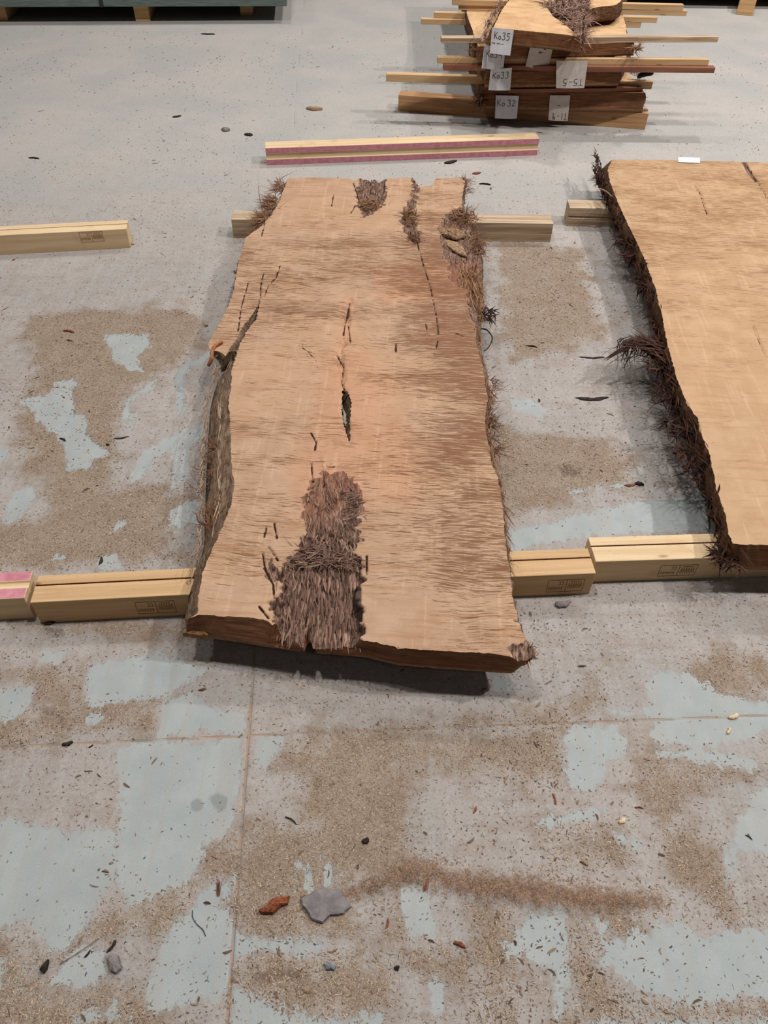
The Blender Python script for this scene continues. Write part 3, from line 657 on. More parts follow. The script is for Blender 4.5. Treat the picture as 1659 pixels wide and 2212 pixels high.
def tube(name, pts, r, mat, parent=None, taper=.6, sides=6):
    pts = [Vector(p) for p in pts]; n = len(pts)
    # resample (catmull)
    R = []
    for i in range(n-1):
        a = pts[max(i-1, 0)]; b = pts[i]; c_ = pts[i+1]; d = pts[min(i+2, n-1)]
        for k in range(5):
            t = k/5; R.append(.5*((2*b)+(-a+c_)*t+(2*a-5*b+4*c_-d)*t*t+(-a+3*b-3*c_+d)*t**3))
    R.append(pts[-1]); V = []; m = len(R)
    for i, p in enumerate(R):
        d = (R[min(i+1, m-1)]-R[max(i-1, 0)]).normalized()
        s = d.cross(Vector((0, 0, 1)));  s = s.normalized() if s.length > .05 else Vector((1, 0, 0)); u_ = s.cross(d)
        rr = r*(1-(1-taper)*i/(m-1))*(.85+.3*rnd.random())
        for k in range(sides):
            a = 2*pi*k/sides; V.append(p+s*cos(a)*rr+u_*sin(a)*rr)
    Q = []
    for i in range(m-1):
        for k in range(sides): Q.append((i*sides+k, i*sides+(k+1) % sides, (i+1)*sides+(k+1) % sides, (i+1)*sides+k))
    me = bpy.data.meshes.new(name); me.from_pydata([tuple(v) for v in V], [], Q+[tuple(range(sides))[::-1], tuple((m-1)*sides+k for k in range(sides))])
    me.materials.append(mat)
    for p in me.polygons: p.use_smooth = True
    at = me.attributes.new('tone', 'FLOAT', 'POINT'); at.data.foreach_set('value', [.35]*len(V))
    return link(name, me, parent)

def chunk(name, outline, z0, th, mat, parent=None, seed=0, dome=.3, bend=0.0, base=None):
    """irregular flat flake with a crumbly edge: outline in plan, real thickness"""
    P = np.asarray(outline)[:, :2]; n0 = len(P)
    R = []
    for i in range(n0):
        a = P[i]; b = P[(i+1) % n0]; m = 4
        for k in range(m): R.append(a+(b-a)*k/m)
    R = np.array(R); c0 = R.mean(0); sc = np.abs(R-c0).max()
    R = R+(np.stack([vnoise(R[:, 0]*60/sc*.1+seed, R[:, 1]*6/sc, seed), vnoise(R[:, 1]*6/sc+9, R[:, 0]*6/sc, seed+3)], 1)-.5)*sc*.10
    V = []; n = len(R)
    rings = [(1, 0, 0), (1.0, .55, 0), (.93, .95, 1), (.6, 1.0, 1), (.25, 1.0, 1)]
    for s, h, top in rings:
        for i, p in enumerate(R):
            q = c0+(p-c0)*s
            zz = z0+th*h+(th*dome*(1-s*s) if top else 0)+bend*((q-c0)@(q-c0))/(sc*sc)*sc
            zz += th*.25*(vnoise(np.array([q[0]*9/sc]), np.array([q[1]*9/sc]), seed+7)[0]-.5)*(1 if top else 0)
            V.append((q[0], q[1], zz))
    Q = []
    for r in range(len(rings)-1):
        for i in range(n): Q.append((r*n+i, r*n+(i+1) % n, (r+1)*n+(i+1) % n, (r+1)*n+i))
    Q.append(tuple((len(rings)-1)*n+i for i in range(n))); Q.append(tuple(range(n))[::-1])
    area = sum(R[i][0]*R[(i+1) % n][1]-R[(i+1) % n][0]*R[i][1] for i in range(n))
    if area < 0: Q = [q[::-1] for q in Q]
    me = bpy.data.meshes.new(name); me.from_pydata(V, [], Q); me.materials.append(mat)
    for p in me.polygons: p.use_smooth = False
    return link(name, me, parent)

M_BARKC = plain('red_bark', lin(150, 86, 56), lin(96, 54, 38), 70, stretch=(1, 4, 1), bump=.6)
M_DARK = plain('dark_bark', lin(62, 50, 44), lin(34, 27, 25), 120)
M_TAN = plain('tan_bark', lin(168, 138, 108), lin(120, 92, 70), 90)
# curled strip of bark hanging from the split prong, loop of root on the right edge
M_CURL = plain('curled_bark', lin(182, 118, 80), lin(140, 86, 56), 60)
adopt(tube('bark_curl', [G(480,738,.165), G(468,744,.165), G(459,756,.158), G(457,775,.14), G(450,790,.115)], .0065, M_CURL, taper=.9), slab1)
adopt(tube('root_loop', [G(1040,710,.13), G(1052,713,.12), G(1063,728,.11), G(1060,742,.105), G(1052,754,.1), G(1045,758,.1)], .0028, M_DARK, taper=.7), slab1)
adopt(tube('root_twig', [G(1052,965,.12), G(1075,972,.11), G(1105,962,.10)], .0022, M_BARKC, taper=.4), slab1)
adopt(tube('root_twig', [G(1050,830,.14), G(1062,848,.13), G(1076,862,.12)], .0026, M_BARKC, taper=.4), slab1)
adopt(tube('root_twig', [G(575,470,.15), G(563,440,.165), G(558,400,.18)], .0026, M_BARKC, taper=.4), slab1)
adopt(chunk('hole_light_strip', GG([(737,868),(741,880),(750,893),(751,915),(753,940),(748,930),(741,905)], .13), .118, .006, plain('painted_hole_light', lin(186, 180, 166), lin(160, 150, 136), 60), seed=14), slab1)  # added pale strip: its colour stands in for lit floor through the hole
# flat flake lying in the far right hollow, and the split wedge below the near left corner
adopt(chunk('bark_flake', GG([(948,487),(975,488),(1002,498),(1008,508),(985,514),(960,506),(946,500)], .158), .148, .012, M_TAN, seed=4), slab1)
adopt(chunk('bark_flake', GG([(958,515),(985,520),(1004,535),(1010,552),(990,545),(966,530)], .155), .145, .008, M_TAN, seed=6), slab1)
adopt(chunk('split_wedge', GG([(394,1372),(412,1350),(425,1352),(452,1362),(452,1377),(430,1377)], .092), .086, .016, plain('split_wood', lin(150, 112, 78), lin(110, 78, 52), 80), seed=9), slab1)

# ------------------------------------------------------------------ right slab
Z2T, Z2B = .178, .0905
M_SLAB2 = slab_material('pale_sawn_slab_face', lin(190, 158, 123), lin(176, 142, 107), lin(142, 102, 66), .40, 4.0, 0.06, end=True)
L2 = GG([(1322,345),(1313,365),(1317,392),(1331,428),(1349,469),(1371,514),(1394,564),(1417,627),(1430,682),(1441,740),(1462,817),(1484,871),(1507,903),(1512,930),(1534,985),(1548,1057),(1566,1107),(1575,1156),(1584,1174)], Z2T)
L2b = GG([(1283,362),(1297,410),(1317,450),(1333,490),(1347,522),(1373,578),(1396,640),(1419,712),(1436,781),(1442,840),(1466,905),(1497,972),(1523,1032),(1536,1092),(1553,1156),(1560,1202),(1589,1229)], Z2B)
def ptx(*a): return np.array([(x, y, 0) for x, y in a])
yb0 = G(1322,345,Z2T)[1]; yf0 = G(1584,1174,Z2T)[1]
R2 = ptx((2.02, 4.1), (1.98, 3.2), (1.86, 2.4), (1.80, 1.8), (1.72, 1.2))
K2 = GG([(1322,345),(1400,345),(1500,347),(1659,351)], Z2T); K2 = np.vstack([K2, ptx((2.02, K2[-1, 1]-.01))])
F2 = np.vstack([GG([(1584,1174),(1605,1176),(1659,1177)], Z2T), ptx((1.72, yf0-.01))])
F2b = np.vstack([GG([(1589,1229),(1640,1231),(1659,1231)], Z2B), ptx((1.72, yf0-.03))])
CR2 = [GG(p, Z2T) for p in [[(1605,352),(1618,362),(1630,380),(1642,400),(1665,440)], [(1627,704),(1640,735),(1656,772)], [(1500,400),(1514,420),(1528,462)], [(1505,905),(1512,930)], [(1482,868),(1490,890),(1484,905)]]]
DK2 = [GG([(1602,350),(1612,350),(1638,390),(1632,395),(1612,372)], Z2T)]
def s2_h(X, Y):
    return -.010*sstep(.005, .001, dist_lines(X, Y, CR2))+.002*(fbm(X*5, Y*5, 83, 3)-.5)-.007*sstep(0, .01, fibdist(X, Y, DK2))
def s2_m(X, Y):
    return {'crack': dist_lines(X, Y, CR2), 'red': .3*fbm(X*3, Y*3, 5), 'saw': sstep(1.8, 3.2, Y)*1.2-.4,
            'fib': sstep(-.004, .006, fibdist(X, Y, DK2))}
slab2 = empty('wood_slab', (1.45, 2.6, .09))
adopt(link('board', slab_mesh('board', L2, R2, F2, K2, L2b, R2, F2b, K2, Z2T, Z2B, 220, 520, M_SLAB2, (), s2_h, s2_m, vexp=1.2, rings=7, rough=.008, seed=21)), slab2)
tag(slab2, 'pale wide slab cut off by the right edge of the photo with a dark bark edge', 'wood slab')
it2 = edge_strips(L2b[:, :], .09, Z2T-.004, 1300, .055, .0065, -.6, 1.0, (0, .9))
for px, py, n, rx, ry, ln in [(1300,385,60,.02,.05,.05), (1345,520,70,.03,.05,.05), (1357,550,60,.03,.04,.04), (1388,610,40,.02,.05,.05), (1420,690,70,.02,.07,.05),
                              (1418,745,150,.035,.03,.07), (1425,785,80,.04,.05,.06), (1440,850,70,.03,.06,.05), (1462,920,70,.03,.06,.05), (1480,980,70,.03,.05,.04), (1505,1015,60,.03,.04,.04),
                              (1555,1195,70,.02,.02,.03), (1585,1215,50,.02,.02,.04)]:
    it2 += clump(G(px, py, .12), (rx, ry), n, ln, .0055, (-.35, -.2, -.1), tone=(0, .9))
adopt(strips('dark_bark_edge', it2, M_DARKF), slab2)
# long tuft that sticks out to the left
tf = []
root = G(1432,760,.14)
for k in range(150):
    e = G(1368+rnd.gauss(0, 16), 730+rnd.gauss(0, 9), .135+rnd.uniform(-.02, .02)); s = root+rng.normal(0, 1, 3)*np.array([.02, .03, .012])
    tf.append((s, e-s, np.linalg.norm(e-s)*rnd.uniform(.5, 1.15), .006*rnd.uniform(.6, 1.4), .12, rnd.uniform(.1, 1)))
for k in range(46):
    s = G(1362+rnd.gauss(0, 10), 735+rnd.gauss(0, 5), .13); e = G(1335+rnd.gauss(0, 16), 792+rnd.gauss(0, 8), .10)
    tf.append((s, e-s, np.linalg.norm(e-s)*rnd.uniform(.4, 1.0), .004*rnd.uniform(.6, 1.4), .5, rnd.uniform(0, .7)))
for k in range(14):
    s = G(1350+rnd.gauss(0, 5), 752+rnd.gauss(0, 3), .13); e = G(1298, 781, .11)
    tf.append((s, e-s, np.linalg.norm(e-s)*rnd.uniform(.6, 1.0), .006, .06, rnd.uniform(.2, .7)))
adopt(strips('bark_tuft', tf, M_DARKF), slab2)
M_TWIG = plain('pale_twig', lin(170, 140, 116), lin(120, 92, 74), 80)
adopt(tube('root_twig', [G(1296,408,.16), G(1310,414,.165), G(1322,425,.18)], .004, M_TWIG), slab2)
adopt(tube('root_fibre', [G(1588,1190,.15), G(1592,1203,.13), G(1593,1216,.11), G(1612,1233,.095)], .0018, M_TWIG), slab2)

# ------------------------------------------------------------------ square timbers
def timber_material(name, a, b, seed=0.):
    k = NT(name); P = k.mapping((1, 1, 1), loc=(seed, seed, seed))
    g = k.noise(k.mapping((2.0, 46, 46), src=P), 1.0, 4, .55, .6)
    m = k.noise(P, 9, 3)
    c = k.mix(k.step(g, .35, .65), a, b)
    c = k.mix(k.step(m, .6, .75, 0, .3), c, lin(176, 134, 92))
    kn = k.voro(k.mapping((3.2, 9, 9), src=P), 1.0)
    c = k.mix(k.step(kn, .09, .04, 0, .75), c, lin(120, 76, 44))
    d = k.noise(P, 130, 3); c = k.mix(k.step(d, .62, .75, 0, .35), c, lin(140, 112, 86))
    k.bump(k.math('ADD', g, k.math('MULTIPLY', d, .4)), .3, .0012)
    return k.out(c, .75)
M_PINE = timber_material('pine', lin(222, 196, 158), lin(208, 178, 138))
M_PINE2 = timber_material('warm_pine', lin(206, 172, 130), lin(190, 154, 112), 3.)
M_OLD = timber_material('aged_pine', lin(200, 178, 148), lin(150, 122, 100), 6.)
M_REDW = timber_material('red_timber', lin(150, 100, 76), lin(120, 78, 60), 9.)
M_PINK = plain('pink_paint', lin(206, 140, 150), lin(186, 116, 130), 40, bump=.2)
M_KERF = plain('kerf_brown', lin(150, 84, 50), lin(110, 60, 38), 90)
M_INK = plain('stamp_ink', lin(152, 114, 80), lin(136, 100, 68), 60)
M_INKD = plain('marker_ink', lin(40, 34, 34), lin(30, 26, 28), 60)
TS = .09
def profile(kind, w=TS, h=TS):
    """(y, z, material index of the following face); front is y = 0"""
    if kind == 'kerf':   # narrow saw kerf in the top
        a, b, d = .054, .0585, .007
        return [(0, 0, 0), (0, h, 0), (a, h, 2), (a, h-d, 2), (b, h-d, 2), (b, h+.000, 0), (w, h, 0), (w, 0, 0)]
    if kind == 'kerf_back':
        a, b, d = .050, .0545, .006
        return [(0, 0, 0), (0, h, 0), (a, h, 2), (a, h-d, 2), (b, h-d, 2), (b, h, 0), (w, h, 0), (w, 0, 0)]
    if kind == 'pink_front':
        d = .006
        return [(0, 0, 1), (0, .030, 0), (d, .034, 0), (d, .058, 0), (0, .062, 1), (0, h, 0), (w, h, 0), (w, 0, 0)]
    if kind == 'pink_top':
        d = .006
        return [(0, 0, 0), (0, h, 1), (.034, h, 0), (.037, h-d, 0), (.055, h-d, 0), (.058, h, 1), (w, h, 0), (w, 0, 0)]
    if kind == 'front_groove':
        return [(0, 0, 0), (0, .040, 0), (.008, .043, 0), (.008, .047, 0), (0, .05, 0), (0, h, 0), (w, h, 0), (w, 0, 0)]
    return [(0, 0, 0), (0, h, 0), (w, h, 0), (w, 0, 0)]
def prism_mesh(name, prof, L, mats, bev=.0012):
    n = len(prof); V = [(0, y, z) for y, z, _ in prof]+[(L, y, z) for y, z, _ in prof]
    F = [(i, (i+1) % n, n+(i+1) % n, n+i) for i in range(n)]
    F = [f[::-1] for f in F]
    me = bpy.data.meshes.new(name); me.from_pydata(V, [], F+[tuple(range(n)), tuple(range(n, 2*n))[::-1]])
    for m in mats: me.materials.append(m)
    for i in range(n): me.polygons[i].material_index = prof[i][2]
    me.validate()
    import bmesh
    bm = bmesh.new(); bm.from_mesh(me)
    bmesh.ops.recalc_face_normals(bm, faces=bm.faces)
    bmesh.ops.bevel(bm, geom=[e for e in bm.edges if e.calc_length() > .02], offset=bev, segments=1, affect='EDGES', clamp_overlap=True)
    bm.to_mesh(me); bm.free()
    return me
def stroke_mesh(name, lines, w, mat, M_, th=.0004):
    """pen strokes: polylines in local (x, y) laid by matrix M_; raised by th"""
    V = []; F = []
    for L in lines:
        for i in range(len(L)-1):
            a = np.array(L[i], float); b = np.array(L[i+1], float); d = b-a; l = np.linalg.norm(d)
            if l < 1e-6: continue
            d /= l; s = np.array([-d[1], d[0]])*w/2; a = a-d*w*.35; b = b+d*w*.35; k = len(V)
            for p in (a-s, b-s, b+s, a+s): V.append(tuple(M_ @ Vector((p[0], p[1], th))))
            for p in (a-s, b-s, b+s, a+s): V.append(tuple(M_ @ Vector((p[0], p[1], 0))))
            F += [(k, k+1, k+2, k+3), (k+4, k+7, k+6, k+5), (k, k+4, k+5, k+1), (k+1, k+5, k+6, k+2), (k+2, k+6, k+7, k+3), (k+3, k+7, k+4, k)]
    me = bpy.data.meshes.new(name); me.from_pydata(V, [], F); me.materials.append(mat)
    return me
def stamp_lines(w, h, seed):
    r = random.Random(seed); L = []
    box = lambda x0, y0, x1, y1: [(x0, y0), (x1, y0), (x1, y1), (x0, y1), (x0, y0)]
    L += [box(0, 0, w*.52, h), box(w*.52, 0, w, h)]
    x = .05*w
    while x < w*.46:
        L.append([(x, h*.18), (x, h*.42)]); L.append([(x+.02*w, h*.2), (x+.03*w, h*.42)]); x += w*.07
    for q in (.3, .38): L.append([(w*q, h*.62), (w*(q+.05), h*.62), (w*(q+.05), h*.85), (w*q, h*.85)])
    x = w*.58
    while x < w*.93:
        L.append([(x, h*.25), (x+.02*w, h*.75), (x+.045*w, h*.3)]); x += w*.065
    L.append([(w*.62, h*.85), (w*.9, h*.85)])
    return L
def timber(p, yaw, L, kind, mats, label, group=None, name='square_timber', w=TS, h=TS, cat='timber beam', stamp=None, z=0.0):
    o = empty(name, (p[0], p[1], z), yaw)
    b = link('beam', prism_mesh('beam', profile(kind, w, h), L, mats), o)
    if stamp:
        x, zz, sw, sh, sd = stamp
        Mx = Matrix.Translation((x, -.0006, zz)) @ Matrix.Rotation(pi/2, 4, 'X')
        link('ink_stamp', stroke_mesh('ink_stamp', stamp_lines(sw, sh, sd), .0012, M_INK, Mx, .0003), o)
    tag(o, label, cat, group)
    return o
W3 = [M_PINE, M_PINK, M_KERF]; W3b = [M_PINE2, M_PINK, M_KERF]; W3o = [M_OLD, M_PINK, M_KERF]
timber((-.907, 1.178), .089, .62, 'kerf', W3b, 'pale square timber under the near left corner of the centre slab', stamp=(.26, .018, .1, .05, 1))
timber((.352-.42, 1.295-.42*.077), .077, .645, 'kerf', W3b, 'pale square timber under the near right end of the centre slab', stamp=(.52, .016, .1, .05, 2))
timber((.582, 1.353), .067, 1.5, 'kerf', W3, 'long pale square timber running under the near end of the right slab', stamp=(.19, .018, .105, .045, 3))
pe = G(75.6, 1336); yaw0 = .085
timber((pe[0]-.9*cos(yaw0), pe[1]-.9*sin(yaw0)), yaw0, .9, 'pink_top', W3, 'square timber with pink painted bands cut off by the left edge, nearest row')
timber((-1.728-.6*cos(.156), 3.17-.6*sin(.156)), .156, .557+.6, 'kerf_back', W3, 'pale square timber lying alone at the left edge beyond the centre slab', stamp=(.95, .04, .1, .045, 5))
timber((-.726, 3.371), .012, 1.48, 'plain', [M_OLD], 'weathered square timber under the far end of the centre slab')
timber((-.673, 4.216), .142, 1.512, 'pink_front', [M_PINE, M_PINK, M_KERF], 'long square timber with two pink stripes lying between centre slab and stack')
timber((.856, 3.56), -.012, 1.5, 'front_groove', [M_OLD], 'square timber under the far left corner of the right slab')
# small marks on the near timbers
for (o_, px, py, s) in [(1, 408, 1258, .006)]:
    q = G(px, py, .0905)
    m = link('ink_mark', stroke_mesh('ink_mark', [[(s*cos(t), s*sin(t)) for t in np.linspace(0, 2*pi, 12)], [(-s, -s), (s, s)]], .001, M_INK, Matrix.Translation(q)))
    r_ = [x for x in COL.objects if x.name == 'square_timber'][0]; adopt_m = m; m.parent = r_; m.matrix_parent_inverse = (Matrix.Translation(r_.location) @ Matrix.Rotation(r_.rotation_euler.z, 4, 'Z')).inverted()

# ------------------------------------------------------------------ stack of slabs with stickers
DKT = [M_REDW, M_PINK, M_KERF]
timber((.04, 5.101), -.165, 1.506, 'kerf', [timber_material('brown_pine', lin(190, 148, 108), lin(166, 124, 86), 5.), M_PINK, M_KERF], 'thick square timber at the bottom of the slab stack', stamp=(.22, .025, .14, .045, 7))
SY = -.165*0.35
M_STK = slab_material('stacked_slab_face', lin(214, 176, 134), lin(198, 158, 114), lin(160, 110, 66), .25, 8.0, 0.1, end=True)
def simple_slab(pts_front, z0, z1, yback, label, Lpx=None, nu=90, nv=120, masks=None, height=None, tilt=None, left=None, right=None, holes=(), lower=.0, seed=5, front=None):
    """pts_front: (x, y) left and right end of the front edge"""
    (xa, ya), (xb, yb) = pts_front
    L = ptx((xa, ya), *(left or [(xa-.02, ya+.7), (xa+.03, ya+1.3)]), (xa+.02, yback)); R = ptx((xb, yb), *(right or [(xb-.04, yb+.6), (xb+.02, yb+1.2)]), (xb-.03, yback))
    F = ptx((xa, ya), *(front or []), (xb, yb)); K = ptx((xa+.02, yback), (xb-.03, yback))
    Lw = L-np.array([[lower, 0, 0]]); Rw = R+np.array([[.012, 0, 0]])
    o = empty('wood_slab', ((xa+xb)/2, (ya+yback)/2, z0))
    adopt(link('board', slab_mesh('board', L, R, F, K, Lw, Rw, F, K, z1, z0, nu, nv, M_STK, holes, height, masks, rings=5, rough=.006, seed=seed, tilt=tilt)), o)
    tag(o, label, 'wood slab', None)
    return o
P2 = lambda px, py, z: tuple(G(px, py, z)[:2])
yb_ = 7.2
S32 = simple_slab((P2(1036, 236, .0905), P2(1383, 244, .0905)), .0905, .20, yb_, 'dark thick slab at the bottom of the slab stack', seed=31)
S33 = simple_slab((P2(1048, 190, .245), P2(1330, 186, .245)), .245, .325, yb_, 'slab second from the bottom of the slab stack', seed=32, right=[(1.46, 5.3), (1.42, 6.0)])
S34 = simple_slab((P2(1030, 129, .387), P2(1364, 120, .387)), .387, .452, yb_, 'slab second from the top of the slab stack', seed=33, right=[P2(1353, 72, .452), P2(1352, 55, .452), P2(1346, 35, .452), P2(1340, 15, .452), (1.6, 6.2)])
# top slab: notch and tangle in its near edge
ZS = .555
fr = [P2(1150, 68, ZS), P2(1215, 74, ZS)]
HS = [G(a, b, ZS) for a, b in [(1178,8),(1195,2),(1215,-40),(1262,-40),(1275,15),(1266,60),(1256,84),(1240,68),(1222,52),(1195,34)]]
def s35h(X, Y): return -.025*sstep(-.01, .03, fibdist(X, Y, [np.array(HS)]))
def s35m(X, Y): return {'fib': sstep(-.01, .01, fibdist(X, Y, [np.array(HS)])), 'red': sstep(.12, .0, dist_lines(X, Y, [GG([(1080,38),(1190,48)], ZS)]))*.5}
xa, ya = P2(1065, 60, ZS); xr, yr = P2(1254, 80, ZS)
S35 = simple_slab(((xa, ya), (xr, yr)), .4805, ZS, yb_, 'light topmost slab of the slab stack with a bark tangle in its top face', left=[P2(1085, 20, ZS), P2(1104, -5, ZS), P2(1130, -60, ZS)],
                  right=[P2(1262, 58, ZS), P2(1266, 27, ZS), P2(1276, 18, ZS), P2(1300, 14, ZS), P2(1330, 11, ZS), P2(1342, 2, ZS), P2(1345, -50, ZS)], nu=160, nv=200, masks=s35m, height=s35h, lower=.03, seed=35, front=fr)
tg = []
for px, py, n, r_ in [(1190,12,110,.05), (1215,22,170,.06), (1240,30,170,.06), (1250,8,170,.07), (1245,55,130,.05), (1262,45,80,.04), (1252,74,60,.03), (1225,-15,150,.08)]:
    tg += clump(G(px, py, ZS), (r_, r_*1.3), n, .07, .007, rz=.35, tone=(.1, 1))
tg += clump(G(1253, 92, .52), (.02, .012), 50, .05, .006, (0, -.3, -1.2), rz=1.5, tone=(.1, .8))
tg += edge_strips(np.array([G(a, b, .52) for a, b in [(1045,75),(1058,48),(1070,24),(1084,2)]]), .49, .55, 160, .05, .009, -.4, 1.0, (.2, 1))
adopt(strips('bark_tangle', tg, M_FIB), S35)
t34 = clump(G(1030, 108, .42), (.03, .03), 60, .05, .006, (-.4, 0, 0), tone=(.1, .8)) + clump(G(1375, 104, .44), (.025, .03), 60, .05, .007, (.3, 0, 0), tone=(.2, .9))
adopt(strips('bark_fibres', t34, M_BARKF), S34)
t32 = clump(G(1040, 215, .15), (.02, .03), 90, .05, .007, (-.3, 0, -.2), rz=2.5, tone=(0, .6)) + clump(G(1384, 215, .15), (.012, .02), 40, .05, .006, (.1, 0, -.3), rz=2.5, tone=(.2, .9))
adopt(strips('bark_fibres', t32, M_BARKF), S32)
t33 = clump(G(1378, 158, .28), (.04, .02), 40, .07, .007, (.6, .1, .1), tone=(0, .6))
adopt(strips('bark_fibres', t33, M_BARKF), S33)
adopt(chunk('bark_flake', [G(a, b, .3) for a, b in [(1376,163),(1386,156),(1413,152),(1412,158),(1390,163),(1378,167)]], .29, .012, M_DARK, seed=3), S33)

def batten(pl, pr, z, h, w, mat, label, group='stacking battens between the slabs'):
    a = np.array(P2(*pl, z+h)); b = np.array(P2(*pr, z+h)); d = b-a; L = float(np.hypot(*d)); yaw = math.atan2(d[1], d[0])
    o = empty('stacking_batten', (a[0], a[1], z), yaw)
    link('stick', prism_mesh('stick', profile('plain', w, h), L, [mat], .0015), o)
    tag(o, label, 'batten', group)
    return o
batten((834, 160), (1411, 177), .205, .04, .045, M_PINE2, 'wide batten lying between the two lowest slabs of the stack')
batten((1100, 192), (1389, 190), .2005, .02, .045, M_REDW, 'dark reddish batten just above the bottom slab of the stack')
batten((958, 140), (1546, 146), .3255, .029, .04, M_REDW, 'lower batten of the near pair under the second slab from the top')
batten((945, 124), (1533, 129), .355, .031, .036, M_PINE2, 'upper batten of the near pair under the second slab from the top')
batten((954, 82), (1553, 80), .4525, .0265, .05, M_OLD, 'pale long batten under the near end of the topmost slab')
batten((910, 41), (1386, 49), .3255, .030, .04, M_PINE2, 'lower batten of the second pair behind, in the middle gap of the stack')
batten((938, 27), (1421, 38), .356, .030, .04, M_PINE2, 'upper batten of the second pair behind, in the middle gap of the stack')
batten((991, 11), (1485, 24), .4525, .0265, .04, M_PINE2, 'lower batten of the second pair under the topmost slab, further back')
batten((977, -1), (1478, 11), .4795, .030, .04, M_PINE2, 'upper batten of the second pair under the topmost slab, further back')
S35.location.z += .0

# paper labels with marker lettering
M_PAPER = plain('white_paper', lin(226, 226, 232), lin(214, 214, 222), 30, bump=.08)
M_PAPER2 = plain('creased_paper', lin(214, 204, 196), lin(200, 190, 182), 30, bump=.1)
GL = {  # glyph strokes in a 1 x 1.4 box
 'K': [[(0.1,0),(.05,1.4)],[(.75,1.35),(.08,.6)],[(.2,.72),(.8,.05)]],
 'o': [[(.2,.0),(.0,.35),(.2,.75),(.55,.75),(.7,.4),(.5,.02),(.2,0)]],
 '3': [[(.05,1.3),(.5,1.4),(.7,1.1),(.35,.8),(.7,.5),(.6,.1),(.3,-.05),(.02,.12)]],
 '5': [[(.75,1.35),(.2,1.35),(.12,.8),(.5,.85),(.72,.5),(.5,.05),(.05,.05)]],
 '4': [[(.1,1.35),(.02,.65),(.65,.65)],[(.6,1.1),(.62,0)]],
 '2': [[(.05,1.15),(.4,1.4),(.7,1.1),(.4,.5),(.02,.02),(.5,.12),(.85,.05)]],
 'T': [[(0,1.35),(.8,1.35)],[(.4,1.35),(.4,0)]], '1': [[(.3,1.35),(.3,0)]], '-': [[(.05,.6),(.55,.6)]],
 '9': [[(.6,1.2),(.25,1.35),(.1,.95),(.45,.8),(.62,1.2),(.58,.0)]], '.': [[(.2,.0),(.25,.08)]], '0': [[(.3,0),(.05,.6),(.3,1.3),(.6,.7),(.3,0)]],
}
def word(txt, x, y, s, flip=False, small_o=True):
    out = []; cx = x
    for ch in txt:
        if ch == ' ': cx += s*.5; continue
        k = s*(.85 if ch == 'o' else 1)
        for L in GL[ch]: out.append([(cx+a*k, y+b*k) for a, b in L])
        cx += k*1.02
    if flip: out = [[(2*x-a, 2*y-b) for a, b in L] for L in out]
    return out
def paper(corners_px, zlow, label, lines, mat, wr=.0028, slant=None, root_y=None, curl=.004):
    """sheet hanging from a slab end: four photo corners (tl,tr,br,bl), upright plane through the lower corner at height zlow"""
    (xa_, ya_), (xb_, yb__) = root_y; sl = (yb__-ya_)/(xb_-xa_)   # the slab's end face: y = ya + sl (x - xa)
    def onplane(px, py):
        d = CF+CR*(px-829.5)/FPX-CU*(py-1106)/FPX; t = (ya_-sl*xa_-zlow)/(d[1]-sl*d[0]); return np.array([d[0]*t, d[1]*t, CAM_H+d[2]*t])
    tl, tr, br, bl = [onplane(*c_) for c_ in corners_px]
    n = 9; V = []
    for th in (0, .0006):
        for j in range(n):
            for i in range(n):
                s, t = i/(n-1), j/(n-1)
                p = (bl*(1-s)+br*s)*(1-t)+(tl*(1-s)+tr*s)*t
                V.append((p[0], p[1]-th-curl*(1-t)**2*(1+.8*sin(s*4)), p[2]))
    Q = []
    for k, rev in ((0, True), (n*n, False)):
        for j in range(n-1):
            for i in range(n-1):
                q = (k+j*n+i, k+j*n+i+1, k+(j+1)*n+i+1, k+(j+1)*n+i); Q.append(q[::-1] if rev else q)
    me = bpy.data.meshes.new('paper_label'); me.from_pydata(V, [], Q); me.materials.append(mat)
    for p in me.polygons: p.use_smooth = True
    e = empty('paper_label', tuple(bl))
    adopt(link('sheet', me), e)
    if lines:
        out = []
        for L in lines:
            L2_ = []
            for k in range(len(L)-1):
                for q in range(3): L2_.append((L[k][0]+(L[k+1][0]-L[k][0])*q/3, L[k][1]+(L[k+1][1]-L[k][1])*q/3))
            L2_.append(L[-1]); out.append(L2_)
        W_ = np.linalg.norm(tr-tl); Hh = np.linalg.norm(tl-bl)
        VV = []; FF = []
        def mp(a, b, off):
            s, t = a, b; p = (bl*(1-s)+br*s)*(1-t)+(tl*(1-s)+tr*s)*t
            return np.array([p[0], p[1]-off-curl*(1-t)**2*(1+.8*sin(s*4)), p[2]])
        for L in out:
            for i in range(len(L)-1):
                a = mp(*L[i], .0014); b = mp(*L[i+1], .0014); d = b-a; l = np.linalg.norm(d)
                if l < 1e-7: continue
                d /= l; s = np.cross(d, [0, 1, 0]); s = s/np.linalg.norm(s)*wr/2; a = a-d*wr*.3; b = b+d*wr*.3; k = len(VV)
                VV += [tuple(a-s), tuple(b-s), tuple(b+s), tuple(a+s)]
                VV += [tuple(np.array(v)+[0, .0004, 0]) for v in VV[-4:]]
                FF += [(k, k+1, k+2, k+3), (k+7, k+6, k+5, k+4), (k, k+4, k+5, k+1), (k+1, k+5, k+6, k+2), (k+2, k+6, k+7, k+3), (k+3, k+7, k+4, k)]
        me = bpy.data.meshes.new('handwriting'); me.from_pydata(VV, [], FF); me.materials.append(M_INKD)
        adopt(link('handwriting', me), e)
    tag(e, label, 'paper label')
    return e
